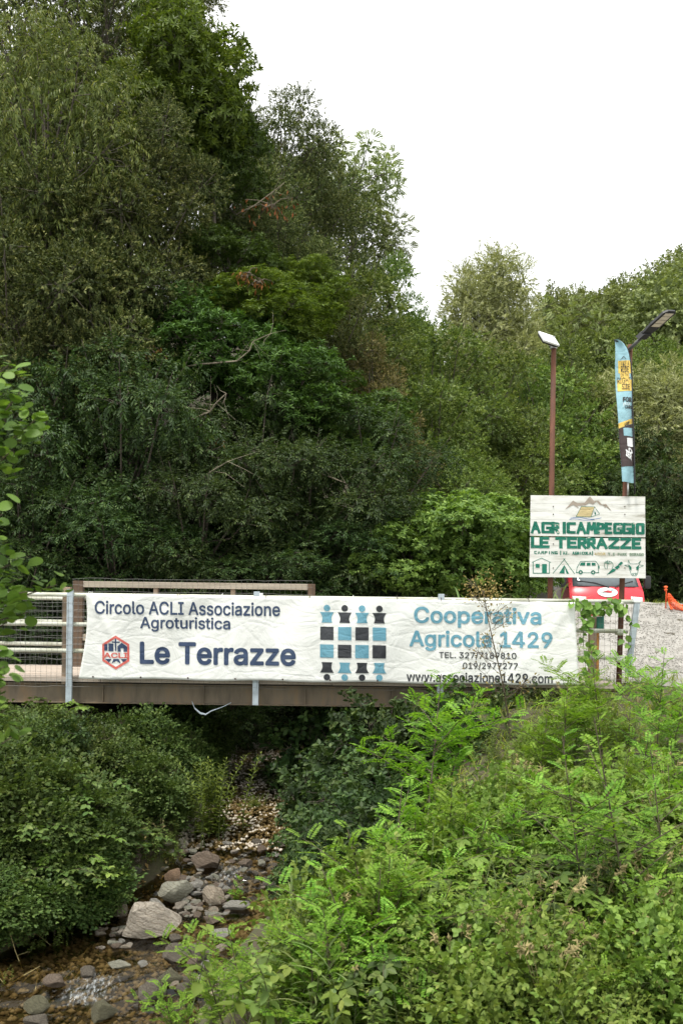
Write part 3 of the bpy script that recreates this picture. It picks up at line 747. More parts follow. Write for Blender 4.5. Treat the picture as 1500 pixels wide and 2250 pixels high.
S_ = lambda pts, w=6: [Zp(seg(pts[i], pts[i+1], w, 1)) for i in range(len(pts) - 1)]
house = S_([(95, 862), (203, 812), (310, 862)]) + S_([(107, 860), (107, 985), (292, 985), (292, 862)], 8) + [Zp([(135, 880), (180, 880), (180, 922), (135, 922)]), Zp([(208, 880), (262, 880), (262, 982), (208, 982)])]
tent = S_([(470, 815), (332, 985)]) + S_([(452, 815), (578, 988)]) + [Zp([(462, 890), (515, 988), (488, 988), (464, 905), (464, 985), (400, 985)])]
vanp = S_([(600, 970), (605, 920), (645, 848), (815, 842), (845, 880), (850, 970)]) + S_([(595, 975), (620, 975)], 9) + S_([(668, 975), (765, 975)]) + S_([(810, 975), (855, 972)], 9) + S_([(855, 895), (856, 925)], 11)
vanp += [Zp([(650, 860), (698, 858), (698, 895), (635, 895)]), Zp([(716, 862), (758, 860), (758, 895), (714, 895)]), Zp([(772, 860), (815, 862), (817, 893), (772, 895)])]
for wxx in (646, 788):
    for k in range(10):
        a0, a1 = 2*math.pi*k/10, 2*math.pi*(k+1)/10
        vanp.append(Zp([(wxx + 25*math.cos(a0), 970 + 25*math.sin(a0)), (wxx + 25*math.cos(a1), 970 + 25*math.sin(a1)), (wxx + 11*math.cos(a1), 970 + 11*math.sin(a1)), (wxx + 11*math.cos(a0), 970 + 11*math.sin(a0))]))
palm = []
for k in range(14):
    a0, a1 = 2*math.pi*k/18 + 2.2, 2*math.pi*(k+1)/18 + 2.2
    palm.append(Zp(seg((965 + 50*math.cos(a0), 890 + 50*math.sin(a0)), (965 + 50*math.cos(a1), 890 + 50*math.sin(a1)), 5, 1)))
for dx, dy in ((-45, -10), (-30, -28), (-8, -36), (25, -28), (40, -5)): palm += S_([(957, 868), (957 + dx, 868 + dy)], 5)
palm += S_([(957, 868), (945, 930)], 5) + [Zp([(940, 1000), (1010, 925), (1050, 935), (1030, 960)]), Zp([(1030, 915), (1080, 880), (1090, 910), (1060, 935)]), Zp([(1070, 880), (1105, 845), (1130, 860), (1100, 890)])]
cow = S_([(1200, 870), (1290, 870)], 5) + S_([(1185, 870), (1190, 830), (1205, 862)], 5) + S_([(1300, 868), (1330, 835), (1310, 880)], 5) + S_([(1145, 885), (1195, 882), (1190, 905), (1145, 885)], 5) + S_([(1310, 880), (1362, 890), (1310, 912)], 5)
cow += [Zp([(1195, 880), (1225, 910), (1222, 945), (1200, 925)]), Zp([(1310, 880), (1275, 910), (1285, 945), (1305, 925)])] + S_([(1200, 925), (1222, 990), (1235, 1003), (1275, 1003), (1288, 990), (1305, 925)], 5) + S_([(1228, 978), (1285, 978)], 5) + S_([(1238, 988), (1248, 992)], 8) + S_([(1265, 992), (1275, 988)], 8)
for g_, nm in ((house, 'house_picture'), (tent, 'tent_picture'), (vanp, 'van_picture'), (palm, 'carrot_picture'), (cow, 'cow_picture')): poly_on(g_, M['sign_green'], nm)

# feather flag
FLY = 11.99
flag = empty('feather_flag', tuple(P(1378, 1085, FLY))); tag(flag, 'tall light blue and brown feather flag tied to the lamp pole', 'flag')
FO = -flag.location
def fl_l(y): return lut(y, [745, 760, 800, 850, 950, 1058], [1350, 1351, 1350.5, 1353, 1360, 1366])
def fl_r(y): return lut(y, [745, 749, 756, 766, 780, 800, 830, 880, 960, 1060], [1352, 1361, 1369, 1376, 1381, 1385, 1387, 1387.5, 1391, 1393])
def FL(px, py, off=0):
    u = (px - fl_l(py)) / max(4.0, fl_r(py) - fl_l(py))
    p = P(px, py, FLY); p[1] += -.018 * math.sin(u * 5.5 + py * .012) - .01 * math.sin(py * .05 + u * 2) - off; return p
def flag_patch(y0f, y1f, u0, u1, off, mat, name, nv=30, nu=8, x0=None, x1=None):
    V = []; F = []
    for layer in (0, 1):
        for j in range(nv + 1):
            v = j / nv
            for i in range(nu + 1):
                u = u0 + (u1 - u0) * i / nu
                y = y0f(u) * (1 - v) + y1f(u) * v; x = fl_l(y) * (1 - u) + fl_r(y) * u
                V.append(FL(x, y, off - .0012 * layer))
    n1 = (nv + 1) * (nu + 1); g = lambda l, j, i: l * n1 + j * (nu + 1) + i
    for j in range(nv):
        for i in range(nu):
            F.append((g(0,j,i), g(0,j+1,i), g(0,j+1,i+1), g(0,j,i+1))); F.append((g(1,j,i), g(1,j,i+1), g(1,j+1,i+1), g(1,j+1,i)))
    for j in range(nv): F.append((g(0,j+1,0), g(0,j,0), g(1,j,0), g(1,j+1,0))); F.append((g(0,j,nu), g(0,j+1,nu), g(1,j+1,nu), g(1,j,nu)))
    m = MB(); m.V = V; m.F = F; o = m.build(name, mat, flag, True); o.location = FO
cst = lambda a, b_=0: (lambda u: a + b_ * u)
flag_patch(cst(745.5), cst(1058, 3), 0, 1, 0, M['sail_blue'], 'sail', 110, 10)
flag_patch(cst(792), cst(819, 1), .22, .98, .003, M['sail_yellow'], 'yellow_patch', 12)
flag_patch(cst(834), cst(859, 0), .12, .98, .003, M['sail_yellow'], 'yellow_patch', 12)
flag_patch(cst(819), cst(834, 0), .32, .86, .003, M['sail_yellow'], 'yellow_patch', 8)
flag_patch(cst(930, -11), cst(941, -11), 0, 1, .003, M['sail_yellow'], 'yellow_band', 6)
flag_patch(cst(941.5, -11), cst(1026, -2), 0, 1, .003, M['sail_brown'], 'brown_panel', 40)
flag_patch(cst(940), cst(956, 3), .3, .97, .006, M['sail_blue'], 'card_print', 8)
flag_patch(cst(962), cst(979, 3), .52, .97, .006, M['sail_white'], 'card_print', 8)
FLT = lambda x, y, o=0: FL(x, y, .0065 + o)
def ftext(*a, **k):
    for o in put_text(*a, FLT, M[k.pop('mat', 'sail_ink')], flag, k.get('bold', .02), slope=k.get('slope', .06), step=.0001): o.location = FO
ftext('TAKE A', (1360, 793, 1381, 803), bold=0); ftext('RIDE', (1364, 804, 1380, 818), bold=.01); ftext('ON THE', (1364, 820, 1380, 827), bold=0); ftext('RIGHT', (1357, 829, 1385, 842), bold=0, slope=.02); ftext('SIDE', (1366, 843, 1382, 856), bold=.01)
ftext('FOR', (1367, 873, 1386, 884), bold=.04); ftext('your', (1367, 885, 1383, 894), mat='sail_white', bold=-.005); ftext('CARS', (1371, 891, 1387, 899), bold=.03)
ftext('use', (1371, 927, 1382, 935), slope=-.4); ftext('O', (1379, 985, 1389, 996), mat='sail_white', bold=.05, slope=.7); ftext('IER', (1373, 992, 1387, 1007), mat='sail_white', bold=.05, slope=.7)
poly = [Zp_ for Zp_ in ()]
o = put_polys([seg((1363, 790), (1369, 783), 1), seg((1369, 783), (1374, 790), 1), seg((1366, 788), (1370, 782), .8)], FLT, M['sail_ink'], flag, 'mountain_print'); o.location = FO
pts = [P(fl_r(y) + .8 if y > 749 else 1349, y - 1, FLY + .002) for y in (746, 747.5, 749, 752, 758, 766, 780, 800, 830, 880, 920, 960, 1000, 1060, 1087)]
pts[0] = P(1350, 744.5, FLY)
o = MB().tube(pts, [.006, .008, .009, .01, .01, .01, .01, .01, .01, .01, .01, .01, .01, .01, .01], 8).build('flag_pole', M['black'], flag, True); o.location = FO
o = MB().tube([P(1379, 1060, FLY + .02), P(1379, 1088, FLY + .02)], .012, 8).build('sleeve', M['steel'], flag, True); o.location = FO

# ------------------------------------------------------------------ red camper van
VX, VY = float(P(1338, 1300, 26)[0]), 26.0
VZ = .2
van = empty('camper_van', (VX, VY, VZ)); tag(van, 'red fronted camper van with white box body parked behind the sign', 'van')
# cab: side profile (y back, z up), extruded across
W = .98
def cab_ring(ins): return None
prof = [(0.02, .35), (0.0, .62), (.03, .8), (.12, 1.02), (.22, 1.12), (.85, 1.92), (1.0, 2.0), (1.6, 2.02), (1.6, .3), (.1, .3)]
cabm = MB(); V = []; F = []
xsn = [-1, -.96, -.85, -.4, 0, .4, .85, .96, 1]
for xi in xsn:
    k = 1 - .05 * abs(xi) ** 8
    for (y, z) in prof:
        narrow = 1 - .10 * max(0, (z - 1.05)) / .95
        V.append((xi * W * narrow, y + .16 * abs(xi) ** 4 * (1 if y < 1.3 else 0), z * k + (1 - k) * .9))
n = len(prof)
for i in range(len(xsn) - 1):
    for j in range(n):
        a = i*n + j; b_ = i*n + (j+1) % n; F.append((a, a + n, b_ + n, b_))
F.append(tuple(range(n))); F.append(tuple(range((len(xsn)-1)*n, len(xsn)*n))[::-1])
cabm.add(V, F); me = cabm.mesh('cab'); bm = bmesh.new(); bm.from_mesh(me); bmesh.ops.recalc_face_normals(bm, faces=list(bm.faces)); bm.to_mesh(me); bm.free()
me.polygons.foreach_set('use_smooth', np.ones(len(me.polygons), dtype=bool)); me.set_sharp_from_angle(angle=math.radians(35))
cab = link('cab', me, M['red_paint'], van)
def front_pt(u, t, off):   # windshield plane: t 0 bottom .. 1 top
    y = .22 + (.85 - .22) * t; z = 1.12 + (1.92 - 1.12) * t; nrw = 1 - .10 * max(0, z - 1.05) / .95
    return np.array([u * W * nrw, y + .16 * abs(u) ** 4 - off * .78, z + off * .62])
def sheet(f, nu, nv, th=.006):
    V = []; F = []
    for l in (0, 1):
        for j in range(nv + 1):
            for i in range(nu + 1): V.append(f(i / nu, j / nv, -th * l))
    n1 = (nu + 1) * (nv + 1); g = lambda l, j, i: l * n1 + j * (nu + 1) + i
    for j in range(nv):
        for i in range(nu): F.append((g(0,j,i), g(0,j,i+1), g(0,j+1,i+1), g(0,j+1,i))); F.append((g(1,j,i), g(1,j+1,i), g(1,j+1,i+1), g(1,j,i+1)))
    for i in range(nu): F.append((g(0,0,i), g(1,0,i), g(1,0,i+1), g(0,0,i+1))); F.append((g(0,nv,i), g(0,nv,i+1), g(1,nv,i+1), g(1,nv,i)))
    for j in range(nv): F.append((g(0,j,0), g(0,j+1,0), g(1,j+1,0), g(1,j,0))); F.append((g(0,j,nu), g(1,j,nu), g(1,j+1,nu), g(0,j+1,nu)))
    m = MB(); m.V = V; m.F = F; return m
ws = sheet(lambda a, b_, o: front_pt(-.9 + 1.8 * a, .03 + .9 * b_, .01 + o), 12, 4).build('windshield', M['glass_dark'], van, True)
for sx_ in (-.55, .25):
    pts = [front_pt(sx_ * .6 + .05, -.02, .03), front_pt(sx_ + .05, .05, .035), front_pt(sx_ + .5, .2, .03)] if sx_ > 0 else [front_pt(.05, -.02, .03), front_pt(-.3, .12, .035), front_pt(-.8, .2, .03)]
    MB().tube(pts, .014, 6).build('wiper', M['black'], van)
def nose_pt(u, z, off):
    y = np.interp(z, [.35, .62, .8, 1.02, 1.12], [.02, 0, .03, .12, .22]); return np.array([u * W, y + .16 * abs(u) ** 4 - off, z])
for s in (-1, 1):
    hl = sheet(lambda a, b_, o: nose_pt(s * (.6 + .34 * (a if s > 0 else 1 - a)), .76 + .13 * b_ - .02 * a, .012 + o), 6, 3).build('headlight', M['white_plastic'], van, True)
    mr = MB().box((-.09, -.05, -.17), (.09, .05, .17)).build('mirror', M['black'], van, True, .035, loc=(s * 1.12, .42, 1.28))
    MB().tube([(s * .93, .5, 1.1), (s * 1.1, .44, 1.2)], .025, 8).build('mirror_arm', M['black'], van)
    for y in (.75, 3.6):
        wmb = MB().tube([(s * .95, y, .33), (s * .72, y, .33)], .33, 24).build('wheel', M['rubber'], van, bevel=.02)
        MB().tube([(s * .97, y, .33), (s * .93, y, .33)], .19, 16).build('rim', M['steel'], wmb)
sheet(lambda a, b_, o: nose_pt(-.97 + 1.94 * a, .36 + .22 * b_, .03 + o), 14, 3, .03).build('bumper', M['black'], van, True)
sheet(lambda a, b_, o: nose_pt(-.5 + a, .66 + .07 * b_, .014 + o), 8, 2).build('grille', M['black'], van, True)
# oval emblem on the bonnet
ov = []
for k in range(28):
    t = 2 * math.pi * k / 28; ov.append(nose_pt(-.02 + .27 * math.cos(t), 1.0 + .125 * math.sin(t), .02))
em = MB().add(ov, [tuple(range(28))]).build('emblem', M['white_plastic'], van)
ln = MB()
for a, c in (((-.22, .985), (.18, .985)), ((-.14, 1.0), (-.06, 1.03)), ((-.06, 1.03), (.02, 1.025))):
    A = nose_pt(a[0], a[1], .026); C = nose_pt(c[0], c[1], .026); ln.tube([A, C], .006, 5)
ln.build('emblem_mark', M['black'], em)
MB().add([nose_pt(.06, 1.05, .026), nose_pt(.17, 1.05, .026), nose_pt(.14, 1.1, .026), nose_pt(.1, 1.09, .026)], [(0, 1, 2, 3)]).build('emblem_mark', M['sail_blue'], em)
MB().box((-1.14, 1.45, .45), (1.14, 5.0, 2.46)).build('body', M['white_plastic'], van, bevel=.06)
MB().box((-1.05, .72, 1.93), (1.05, 1.46, 2.4)).build('overcab', M['white_plastic'], van, bevel=.08)

# ------------------------------------------------------------------ orange barrier net and stake
def crest_pt(px, Y): x = float(P(px, HY, Y)[0]); return x, tz(x, Y)
sx_, sz_ = crest_pt(1462, 18.6)
stk = empty('barrier_stake', (sx_, 18.6, sz_)); tag(stk, 'orange plastic barrier stake with round knob on the gravel', 'stake')
MB().tube([(0, 0, -.1), (.01, 0, .35), (.0, 0, .42)], [.012, .012, .016], 8).build('rod', M['orange_plastic'], stk, True)
MB().tube([(0, 0, .36), (0, 0, .39), (0, 0, .40), (0, 0, .415), (0, 0, .43), (0, 0, .45), (0, 0, .465)], [.014, .03, .035, .014, .03, .04, .02], 12).build('knob', M['orange_plastic'], stk, True)
net = MB(); rg = rngs(21)
def net_pt(u, v):
    x = sx_ + .02 + u * 2.4; y = 18.6 - .9 * u + .1 * math.sin(u * 17) + .06 * math.sin(u * 43); g = tz(x, y) + .03
    h = .24 - .1 * math.sin(min(u * 9, 3.1)) + .06 * math.sin(u * 31 + 1) + .12 * u
    return np.array([x + .02 * math.sin(u * 50 + v * 6), y + .09 * math.sin(u * 37 + v * 5) - .25 * (1 - v), g + h * v])
for v in np.linspace(0, 1, 11): net.tube([net_pt(u, v) for u in np.linspace(0, 1, 70)], .008, 4, False)
for u in np.linspace(0, 1, 110): net.tube([net_pt(u, v) for v in np.linspace(0, 1, 5)], .006, 4, False)
tag(net.build('barrier_net', M['orange_plastic']), 'orange plastic barrier netting sagging over the gravel heap', 'net')

# ------------------------------------------------------------------ little post with green box behind the railing
pp = P(1303, 1448, 12.7); pt = P(1303, 1356, 12.7); gz = tz(pp[0], 12.7)
post = empty('marker_post', (pp[0], 12.7, gz)); tag(post, 'short weathered timber post with orange edge behind the railing end', 'post')
h = pt[2] - gz
MB().box((-.055, 0, -.2), (.04, .07, h)).build('board', M['wood'], post, bevel=.005)
MB().box((.042, .01, -.2), (.075, .06, h - .02)).build('edge_strip', mat_plain('orange_wood', (.42, .2, .05), .8, var=.3), post, bevel=.004)
gb = P(1319, 1384, 12.66)
gbx = empty('green_box', tuple(gb)); tag(gbx, 'small dark green box fixed beside the timber post', 'box')
MB().box((-.045, 0, 0), (.045, .08, .2)).build('case', M['green_plastic'], gbx, bevel=.01)
MB().box((-.05, -.005, .2), (.05, .085, .215)).build('lid', M['green_plastic'], gbx, bevel=.004)
wp = P(1307, 1345, 12.64); MB().box((-.1, 0, -.06), (.09, .008, .06)).build('notice_plate', M['white_plastic'], None, bevel=.002, loc=tuple(wp))
pl = bpy.data.objects['notice_plate']; tag(pl, 'small white plate with red edge above the green box', 'plate')
MB().box((-.09, -.003, -.05), (.08, -.001, -.03)).build('stripe', M['pale_red'], pl)

# ------------------------------------------------------------------ foliage engine
def nrm(a): return a / (np.linalg.norm(a, axis=-1, keepdims=True) + 1e-9)
def orient(d, up):
    """frames with x along d and z near up"""
    x = nrm(np.asarray(d, float)); up = np.broadcast_to(np.asarray(up, float), x.shape)
    y = nrm(np.cross(up, x)); z = np.cross(x, y)
    return np.stack([x, y, z], -1)          # columns
class FR:
    def __init__(s, Pn, R, S, A=None):
        s.P = np.asarray(Pn, float); s.R = np.asarray(R, float); s.S = np.broadcast_to(np.asarray(S, float), (len(s.P),)).copy()
        s.A = np.zeros(len(s.P)) if A is None else np.asarray(A, float)
def fcat(l): return FR(np.concatenate([f.P for f in l]), np.concatenate([f.R for f in l]), np.concatenate([f.S for f in l]), np.concatenate([f.A for f in l]))
def compose(variants, pl, rg, ascale=True):
    """put a random variant (FR) at every placement of pl"""
    pick = rg.integers(0, len(variants), len(pl.P)); out = []
    for k, v in enumerate(variants):
        m = np.where(pick == k)[0]
        if len(m) == 0: continue
        Pm, Rm, Sm = pl.P[m], pl.R[m], pl.S[m]
        Pw = Pm[:, None, :] + np.einsum('mij,nj->mni', Rm, v.P) * Sm[:, None, None]
        Rw = np.einsum('mij,njk->mnik', Rm, v.R)
        Sw = Sm[:, None] * v.S[None, :]
        Aw = np.clip(v.A[None, :] + pl.A[m][:, None], 0, 1)
        n = len(v.P) * len(m)
        out.append(FR(Pw.reshape(n, 3), Rw.reshape(n, 3, 3), Sw.reshape(n), Aw.reshape(n)))
    return fcat(out)
def leaf4(w, fold=.12, droop=.1, wp=.45):
    V = np.array([(0, 0, 0), (wp, -w / 2, fold * w), (1, 0, -droop), (wp, w / 2, fold * w)]); return V, np.array([(0, 1, 2, 3)])
def leaf6(w, fold=.15, droop=.12):
    V = np.array([(0, 0, 0), (.28, -w * .46, fold * w), (.68, -w * .42, fold * w - droop * .4), (1, 0, -droop), (.68, w * .42, fold * w - droop * .4), (.28, w * .46, fold * w)])
    return V, np.array([(0, 1, 2, 3), (0, 3, 4, 5)])
def leaf_round(w, droop=.15):
    rows = [(0, .0), (.1, .3), (.3, .46), (.55, .5), (.8, .4), (.95, .2), (.97, .0)]; V = []; F = []
    for t, h in rows:
        z = -droop * t * t
        V += [(t, -h * w, z + .12 * h * w), (t if 0 < h else t, 0, z), (t, h * w, z + .12 * h * w)]
    for i in range(len(rows) - 1):
        a = i * 3; F += [(a, a + 3, a + 4, a + 1), (a + 1, a + 4, a + 5, a + 2)]
    return np.array(V), np.array(F)
def blade(w, n=6, arch=.5):
    V = []; F = []
    for i in range(n + 1):
        t = i / n; ww = w * (1 - t ** 2.2) * (.6 + .8 * min(t * 3, 1) * .5)
        z = math.sin(min(t * 1.6, 1.0) * math.pi / 2) * .0 ; ang = arch * t * 2.2
        x = (math.sin(ang) / (arch * 2.2)) ; zz = (1 - math.cos(ang)) / (arch * 2.2)
        V += [(x, -ww / 2, -zz), (x, ww / 2, -zz)]
    for i in range(n): a = 2 * i; F.append((a, a + 1, a + 3, a + 2))
    return np.array(V), np.array(F)
def realize(f, tmpl):
    V, Fc = tmpl; n = len(f.P)
    W_ = f.P[:, None, :] + np.einsum('nij,kj->nki', f.R, V) * f.S[:, None, None]
    Fa = (np.arange(n) * len(V))[:, None, None] + Fc[None]
    return W_.reshape(-1, 3), Fa.reshape(-1, Fc.shape[1]), np.repeat(f.A, len(V))
def leaf_mesh(name, pairs):
    Vs = []; Fs = []; As = []; n = 0
    for f, t in pairs:
        V, Fc, A = realize(f, t); Vs.append(V); Fs.append(Fc + n); As.append(A); n += len(V)
    return np_mesh(name, np.concatenate(Vs), Fs, {'rnd': np.concatenate(As)})
def rand_dir(rg, n):
    v = rg.normal(size=(n, 3)); return nrm(v)
def spray(rg, n, L, leaf, ang=50, droop=.2, roll3d=.15, jit=.2, rosette=0, var=.25):
    t = np.linspace(.12, 1, n); side = np.where(np.arange(n) % 2 == 0, 1, -1)
    a = np.radians(ang) * (1.15 - .5 * t) * side
    x = t * L; z = -droop * L * t * t * .5
    Pn = np.stack([x, rg.normal(0, .01, n), z], -1)
    d = np.stack([np.cos(a), np.sin(a), -droop * .5 - droop * t + rg.normal(0, jit, n)], -1)
    up = np.array([0, 0, 1.0]) + rg.normal(0, jit + roll3d, (n, 3))
    if roll3d > .5:
        th = rg.uniform(0, 2 * np.pi, n); rad = np.sin(np.abs(a)); d = np.stack([np.cos(a), rad * np.cos(th), rad * np.sin(th) - droop * .3], -1); up = d * .2 + np.array([.8, 0, .6]) + rg.normal(0, .3, (n, 3))
    S = leaf * rg.uniform(.7, 1.15, n) * (1 - .25 * (t > .95))
    A = np.clip(rg.normal(.42, var, n), 0, 1)
    f = FR(Pn, orient(d, up), S, A)
    if rosette:
        th = np.linspace(0, 2 * np.pi, rosette, endpoint=False) + rg.uniform(0, 1)
        d = np.stack([.35 + 0 * th, np.cos(th), np.sin(th) * .75 + .1], -1); up = np.stack([np.ones_like(th), -np.cos(th) * .3, -np.sin(th) * .3 + .4], -1)
        f = fcat([f, FR(np.tile([L, 0, -droop * L * .5], (rosette, 1)), orient(d, up), leaf * rg.uniform(.8, 1.15, rosette), np.clip(rg.normal(.55, var, rosette), 0, 1))])
    return f
def pinnate(rg, pairs_, L, leaf, droop=.35, var=.2):
    """compound leaf: leaflets in opposite pairs along an arching rachis"""
    t = np.repeat(np.linspace(.18, .95, pairs_), 2); side = np.tile([1, -1], pairs_)
    x = L * t * (1 - .12 * t * t * droop); z = -droop * L * t * t * .6
    Pn = np.stack([x, side * .004, z], -1); d = np.stack([np.full_like(t, .35), side * 1.0, -.15 - .2 * droop * t + rg.normal(0, .08, len(t))], -1)
    up = np.array([.25, 0, 1.0]) + rg.normal(0, .12, (len(t), 3))
    S = leaf * (.75 + .5 * np.sin(np.pi * np.clip(t, 0, 1) * .8)) * rg.uniform(.9, 1.1, len(t))
    f = FR(Pn, orient(d, up), S, np.clip(rg.normal(.5, var, len(t)), 0, 1))
    te = FR([[x[-1] + .01, 0, z[-1]]], orient(np.array([[1, 0, -droop]]), [0, 0, 1.0]), [leaf], [.6])
    return fcat([f, te])

def crown_lobes(rg, R, n, spread=.62, lobe=(.36, .52), flat=1.0):
    """lobes spread over an ellipsoid of radii R"""
    R = np.array(R, float); L = [(np.zeros(3), R * .62)]
    k = np.arange(n) + .5; phi = np.arccos(1 - 2 * k / n); th = np.pi * (1 + 5 ** .5) * k + rg.uniform(0, 6)
    d = np.stack([np.cos(th) * np.sin(phi), np.sin(th) * np.sin(phi), np.cos(phi)], -1) + rg.normal(0, .22, (n, 3)); d = nrm(d)
    for i in range(n):
        L.append((d[i] * R * rg.uniform(spread * .85, spread * 1.15), R.mean() * rg.uniform(*lobe) * np.array([1, 1, flat]) * (1 - .25 * max(0, d[i][2]) ** 2)))
    return L
def crown_place(rg, lobes, total, upbias=.55, grav=0.0, jit=.45, inner=.62, sc=(.75, 1.2), tipA=.0, skip0=False, clump=.1):
    area = np.array([np.prod(r) ** (2 / 3) for c, r in lobes]); area[0] *= .25
    cnt = np.maximum((area / area.sum() * total).astype(int), 3)
    Ps = []; Ds = []; As = []
    for i, ((c, r), n) in enumerate(zip(lobes, cnt)):
        d = rand_dir(rg, n * 3); keep = rg.random(len(d)) < (1 - upbias) + upbias * (d[:, 2] * .5 + .5); d = d[keep][:n]
        rad = inner + (1.06 - inner) * rg.random(len(d)) ** .6
        # small bumps on each lobe
        bmpv = 1 + clump * np.sin(d[:, 0] * 7 + i) * np.sin(d[:, 1] * 8 + 2 * i) * np.sin(d[:, 2] * 6 + i)*2
        rad = np.where(rg.random(len(d)) < .08, rad * rg.uniform(1.1, 1.38, len(d)), rad)
        p = c + d * r * (rad * bmpv)[:, None]
        ok = np.ones(len(p), bool)
        for j, (c2, r2) in enumerate(lobes):
            if j != i: ok &= (((p - c2) / (r2 * .78)) ** 2).sum(1) > 1
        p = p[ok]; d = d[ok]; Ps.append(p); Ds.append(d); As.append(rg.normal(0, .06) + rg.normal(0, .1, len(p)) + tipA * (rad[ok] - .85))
    Pn = np.concatenate(Ps); d = np.concatenate(Ds); A = np.concatenate(As)
    dd = nrm(nrm(d) + rg.normal(0, jit, d.shape) + np.array([0, 0, grav]))
    up = np.array([0, 0, 1.0]) + nrm(d) * .55 + rg.normal(0, .25, d.shape)
    return FR(Pn, orient(dd, up), rg.uniform(*sc, len(Pn)), A)
def limb_mesh(rg, lobes, pl, base, ntw=160, r0=.07, tw=.007):
    """limbs from the foot of the crown to the lobes and thin twigs"""
    mb = MB(); base = np.array(base, float)
    top = np.array([0, 0, lobes[0][1][2] * .6])
    axis_pts = [base, base * .5 + np.array([.08, -.05, 0]), np.array([0, 0, 0.0]), top]
    mb.tube(axis_pts, [r0, r0 * .8, r0 * .5, r0 * .2], 7, False)
    for c, r in lobes[1:]:
        t = rg.uniform(.1, .8); s = base * (1 - t) + top * t * .6
        mid = (s + c) / 2 + rg.normal(0, .12, 3) + np.array([0, 0, -.1]); mb.tube([s, mid, c, c + (c - s) * .25 + rg.normal(0, .08, 3)], [r0 * .45, r0 * .33, r0 * .2, r0 * .08], 5, False)
    if len(pl.P):
        for i in rg.choice(len(pl.P), min(ntw, len(pl.P)), replace=False):
            p = pl.P[i]; k = np.argmin([((p - c) ** 2).sum() for c, r in lobes]); c = lobes[k][0]; s = c + (p - c) * .1
            mb.tube([s, (s + p) / 2 + rg.normal(0, .06, 3), p, p + pl.R[i][:, 0] * .2], [tw, tw * .8, tw * .6, tw * .3], 3, False)
    return mb

# ---- species crowns (nominal radius about 2.2 m), each a leaf mesh + limb mesh
SP = {}
def species(key, seed, R, nl, total, sprays, tmpl, mat, limbmat='bark', spread=.62, lobe=(.36, .52), up=.55, grav=0.0, jit=.45, inner=.62, sc=(.75, 1.2), tipA=0, ntw=160, flat=1.0, r0=.07, fill=.06, fillscale=2.2):
    rg = rngs(seed); lobes = crown_lobes(rg, R, nl, spread, lobe, flat)
    pl = crown_place(rg, lobes, total, up, grav, jit, inner, sc, tipA)
    f = compose(sprays(rg), pl, rg); pairs = [(f, tmpl)]
    if fill:
        nf = int(len(f.P) * fill); k = rg.integers(0, len(lobes), nf); d = rand_dir(rg, nf)
        cs = np.array([c for c, r in lobes])[k]; rs = np.array([r for c, r in lobes])[k]
        pairs.append((FR(cs + d * rs * (rg.random(nf) ** .5 * .75)[:, None], orient(rand_dir(rg, nf), rand_dir(rg, nf)), np.median(f.S) * fillscale * rg.uniform(.7, 1.3, nf), np.clip(rg.normal(.35, .2, nf), 0, 1)), tmpl))
    cm = leaf_mesh('crown_' + key, pairs); cm.materials.append(mat)
    lm = limb_mesh(rg, lobes, pl, (0, 0, -R[2] * .95), ntw, r0).mesh('limbs_' + key); lm.materials.append(M[limbmat])
    SP[key] = (cm, lm, R)

ML = {}
ML['holm'] = mat_leaf('leaf_holm', [(.03, .044, .019), (.053, .074, .031), (.094, .12, .05), (.18, .195, .09)], .5, .18, .3)
ML['holm_pale'] = mat_leaf('leaf_holm_pale', [(.06, .06, .028), (.1, .1, .05), (.17, .16, .08), (.26, .22, .12)], .5, .2, .3)
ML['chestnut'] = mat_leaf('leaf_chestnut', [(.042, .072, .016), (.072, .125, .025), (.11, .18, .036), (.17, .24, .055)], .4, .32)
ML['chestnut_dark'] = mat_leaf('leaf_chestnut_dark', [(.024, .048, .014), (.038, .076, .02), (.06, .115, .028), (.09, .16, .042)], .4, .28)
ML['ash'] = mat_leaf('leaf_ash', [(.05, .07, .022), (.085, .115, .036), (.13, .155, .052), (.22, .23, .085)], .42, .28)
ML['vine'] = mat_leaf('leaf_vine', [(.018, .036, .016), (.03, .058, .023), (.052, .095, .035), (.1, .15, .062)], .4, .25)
ML['alder'] = mat_leaf('leaf_alder', [(.05, .085, .03), (.088, .14, .046), (.138, .2, .066), (.2, .262, .096)], .4, .3)
ML['fig'] = mat_leaf('leaf_fig', [(.06, .115, .034), (.105, .185, .052), (.16, .262, .074), (.225, .335, .11)], .42, .32)
ML['alder_near'] = mat_leaf('leaf_alder_near', [(.05, .1, .025), (.08, .15, .035), (.12, .21, .045), (.18, .28, .07)], .38, .35)
ML['willow'] = mat_leaf('leaf_willow', [(.16, .19, .115), (.235, .27, .165), (.31, .345, .22), (.39, .42, .28)], .5, .25)
ML['far'] = mat_leaf('leaf_far_hazed', [(.09, .12, .06), (.135, .17, .085), (.185, .225, .115), (.24, .28, .15)], .5, .25)  # pale species tone, greyed and lightened further: distance haze put into the colour
ML['robinia'] = mat_leaf('leaf_robinia', [(.07, .145, .022), (.12, .235, .034), (.175, .31, .05), (.25, .4, .08)], .45, .38)
ML['bramble'] = mat_leaf('leaf_bramble', [(.035, .062, .024), (.06, .105, .036), (.1, .155, .052), (.165, .215, .09)], .38, .26)
ML['bramble_light'] = mat_leaf('leaf_bramble_light', [(.075, .12, .034), (.12, .19, .048), (.17, .25, .066), (.25, .32, .1)], .42, .3)
ML['weed'] = mat_leaf('leaf_weed', [(.075, .12, .04), (.115, .175, .055), (.165, .235, .075), (.27, .3, .12)], .45, .3)
ML['grass'] = mat_leaf('leaf_grass', [(.11, .16, .03), (.17, .23, .045), (.25, .29, .07), (.4, .36, .13)], .5, .3)
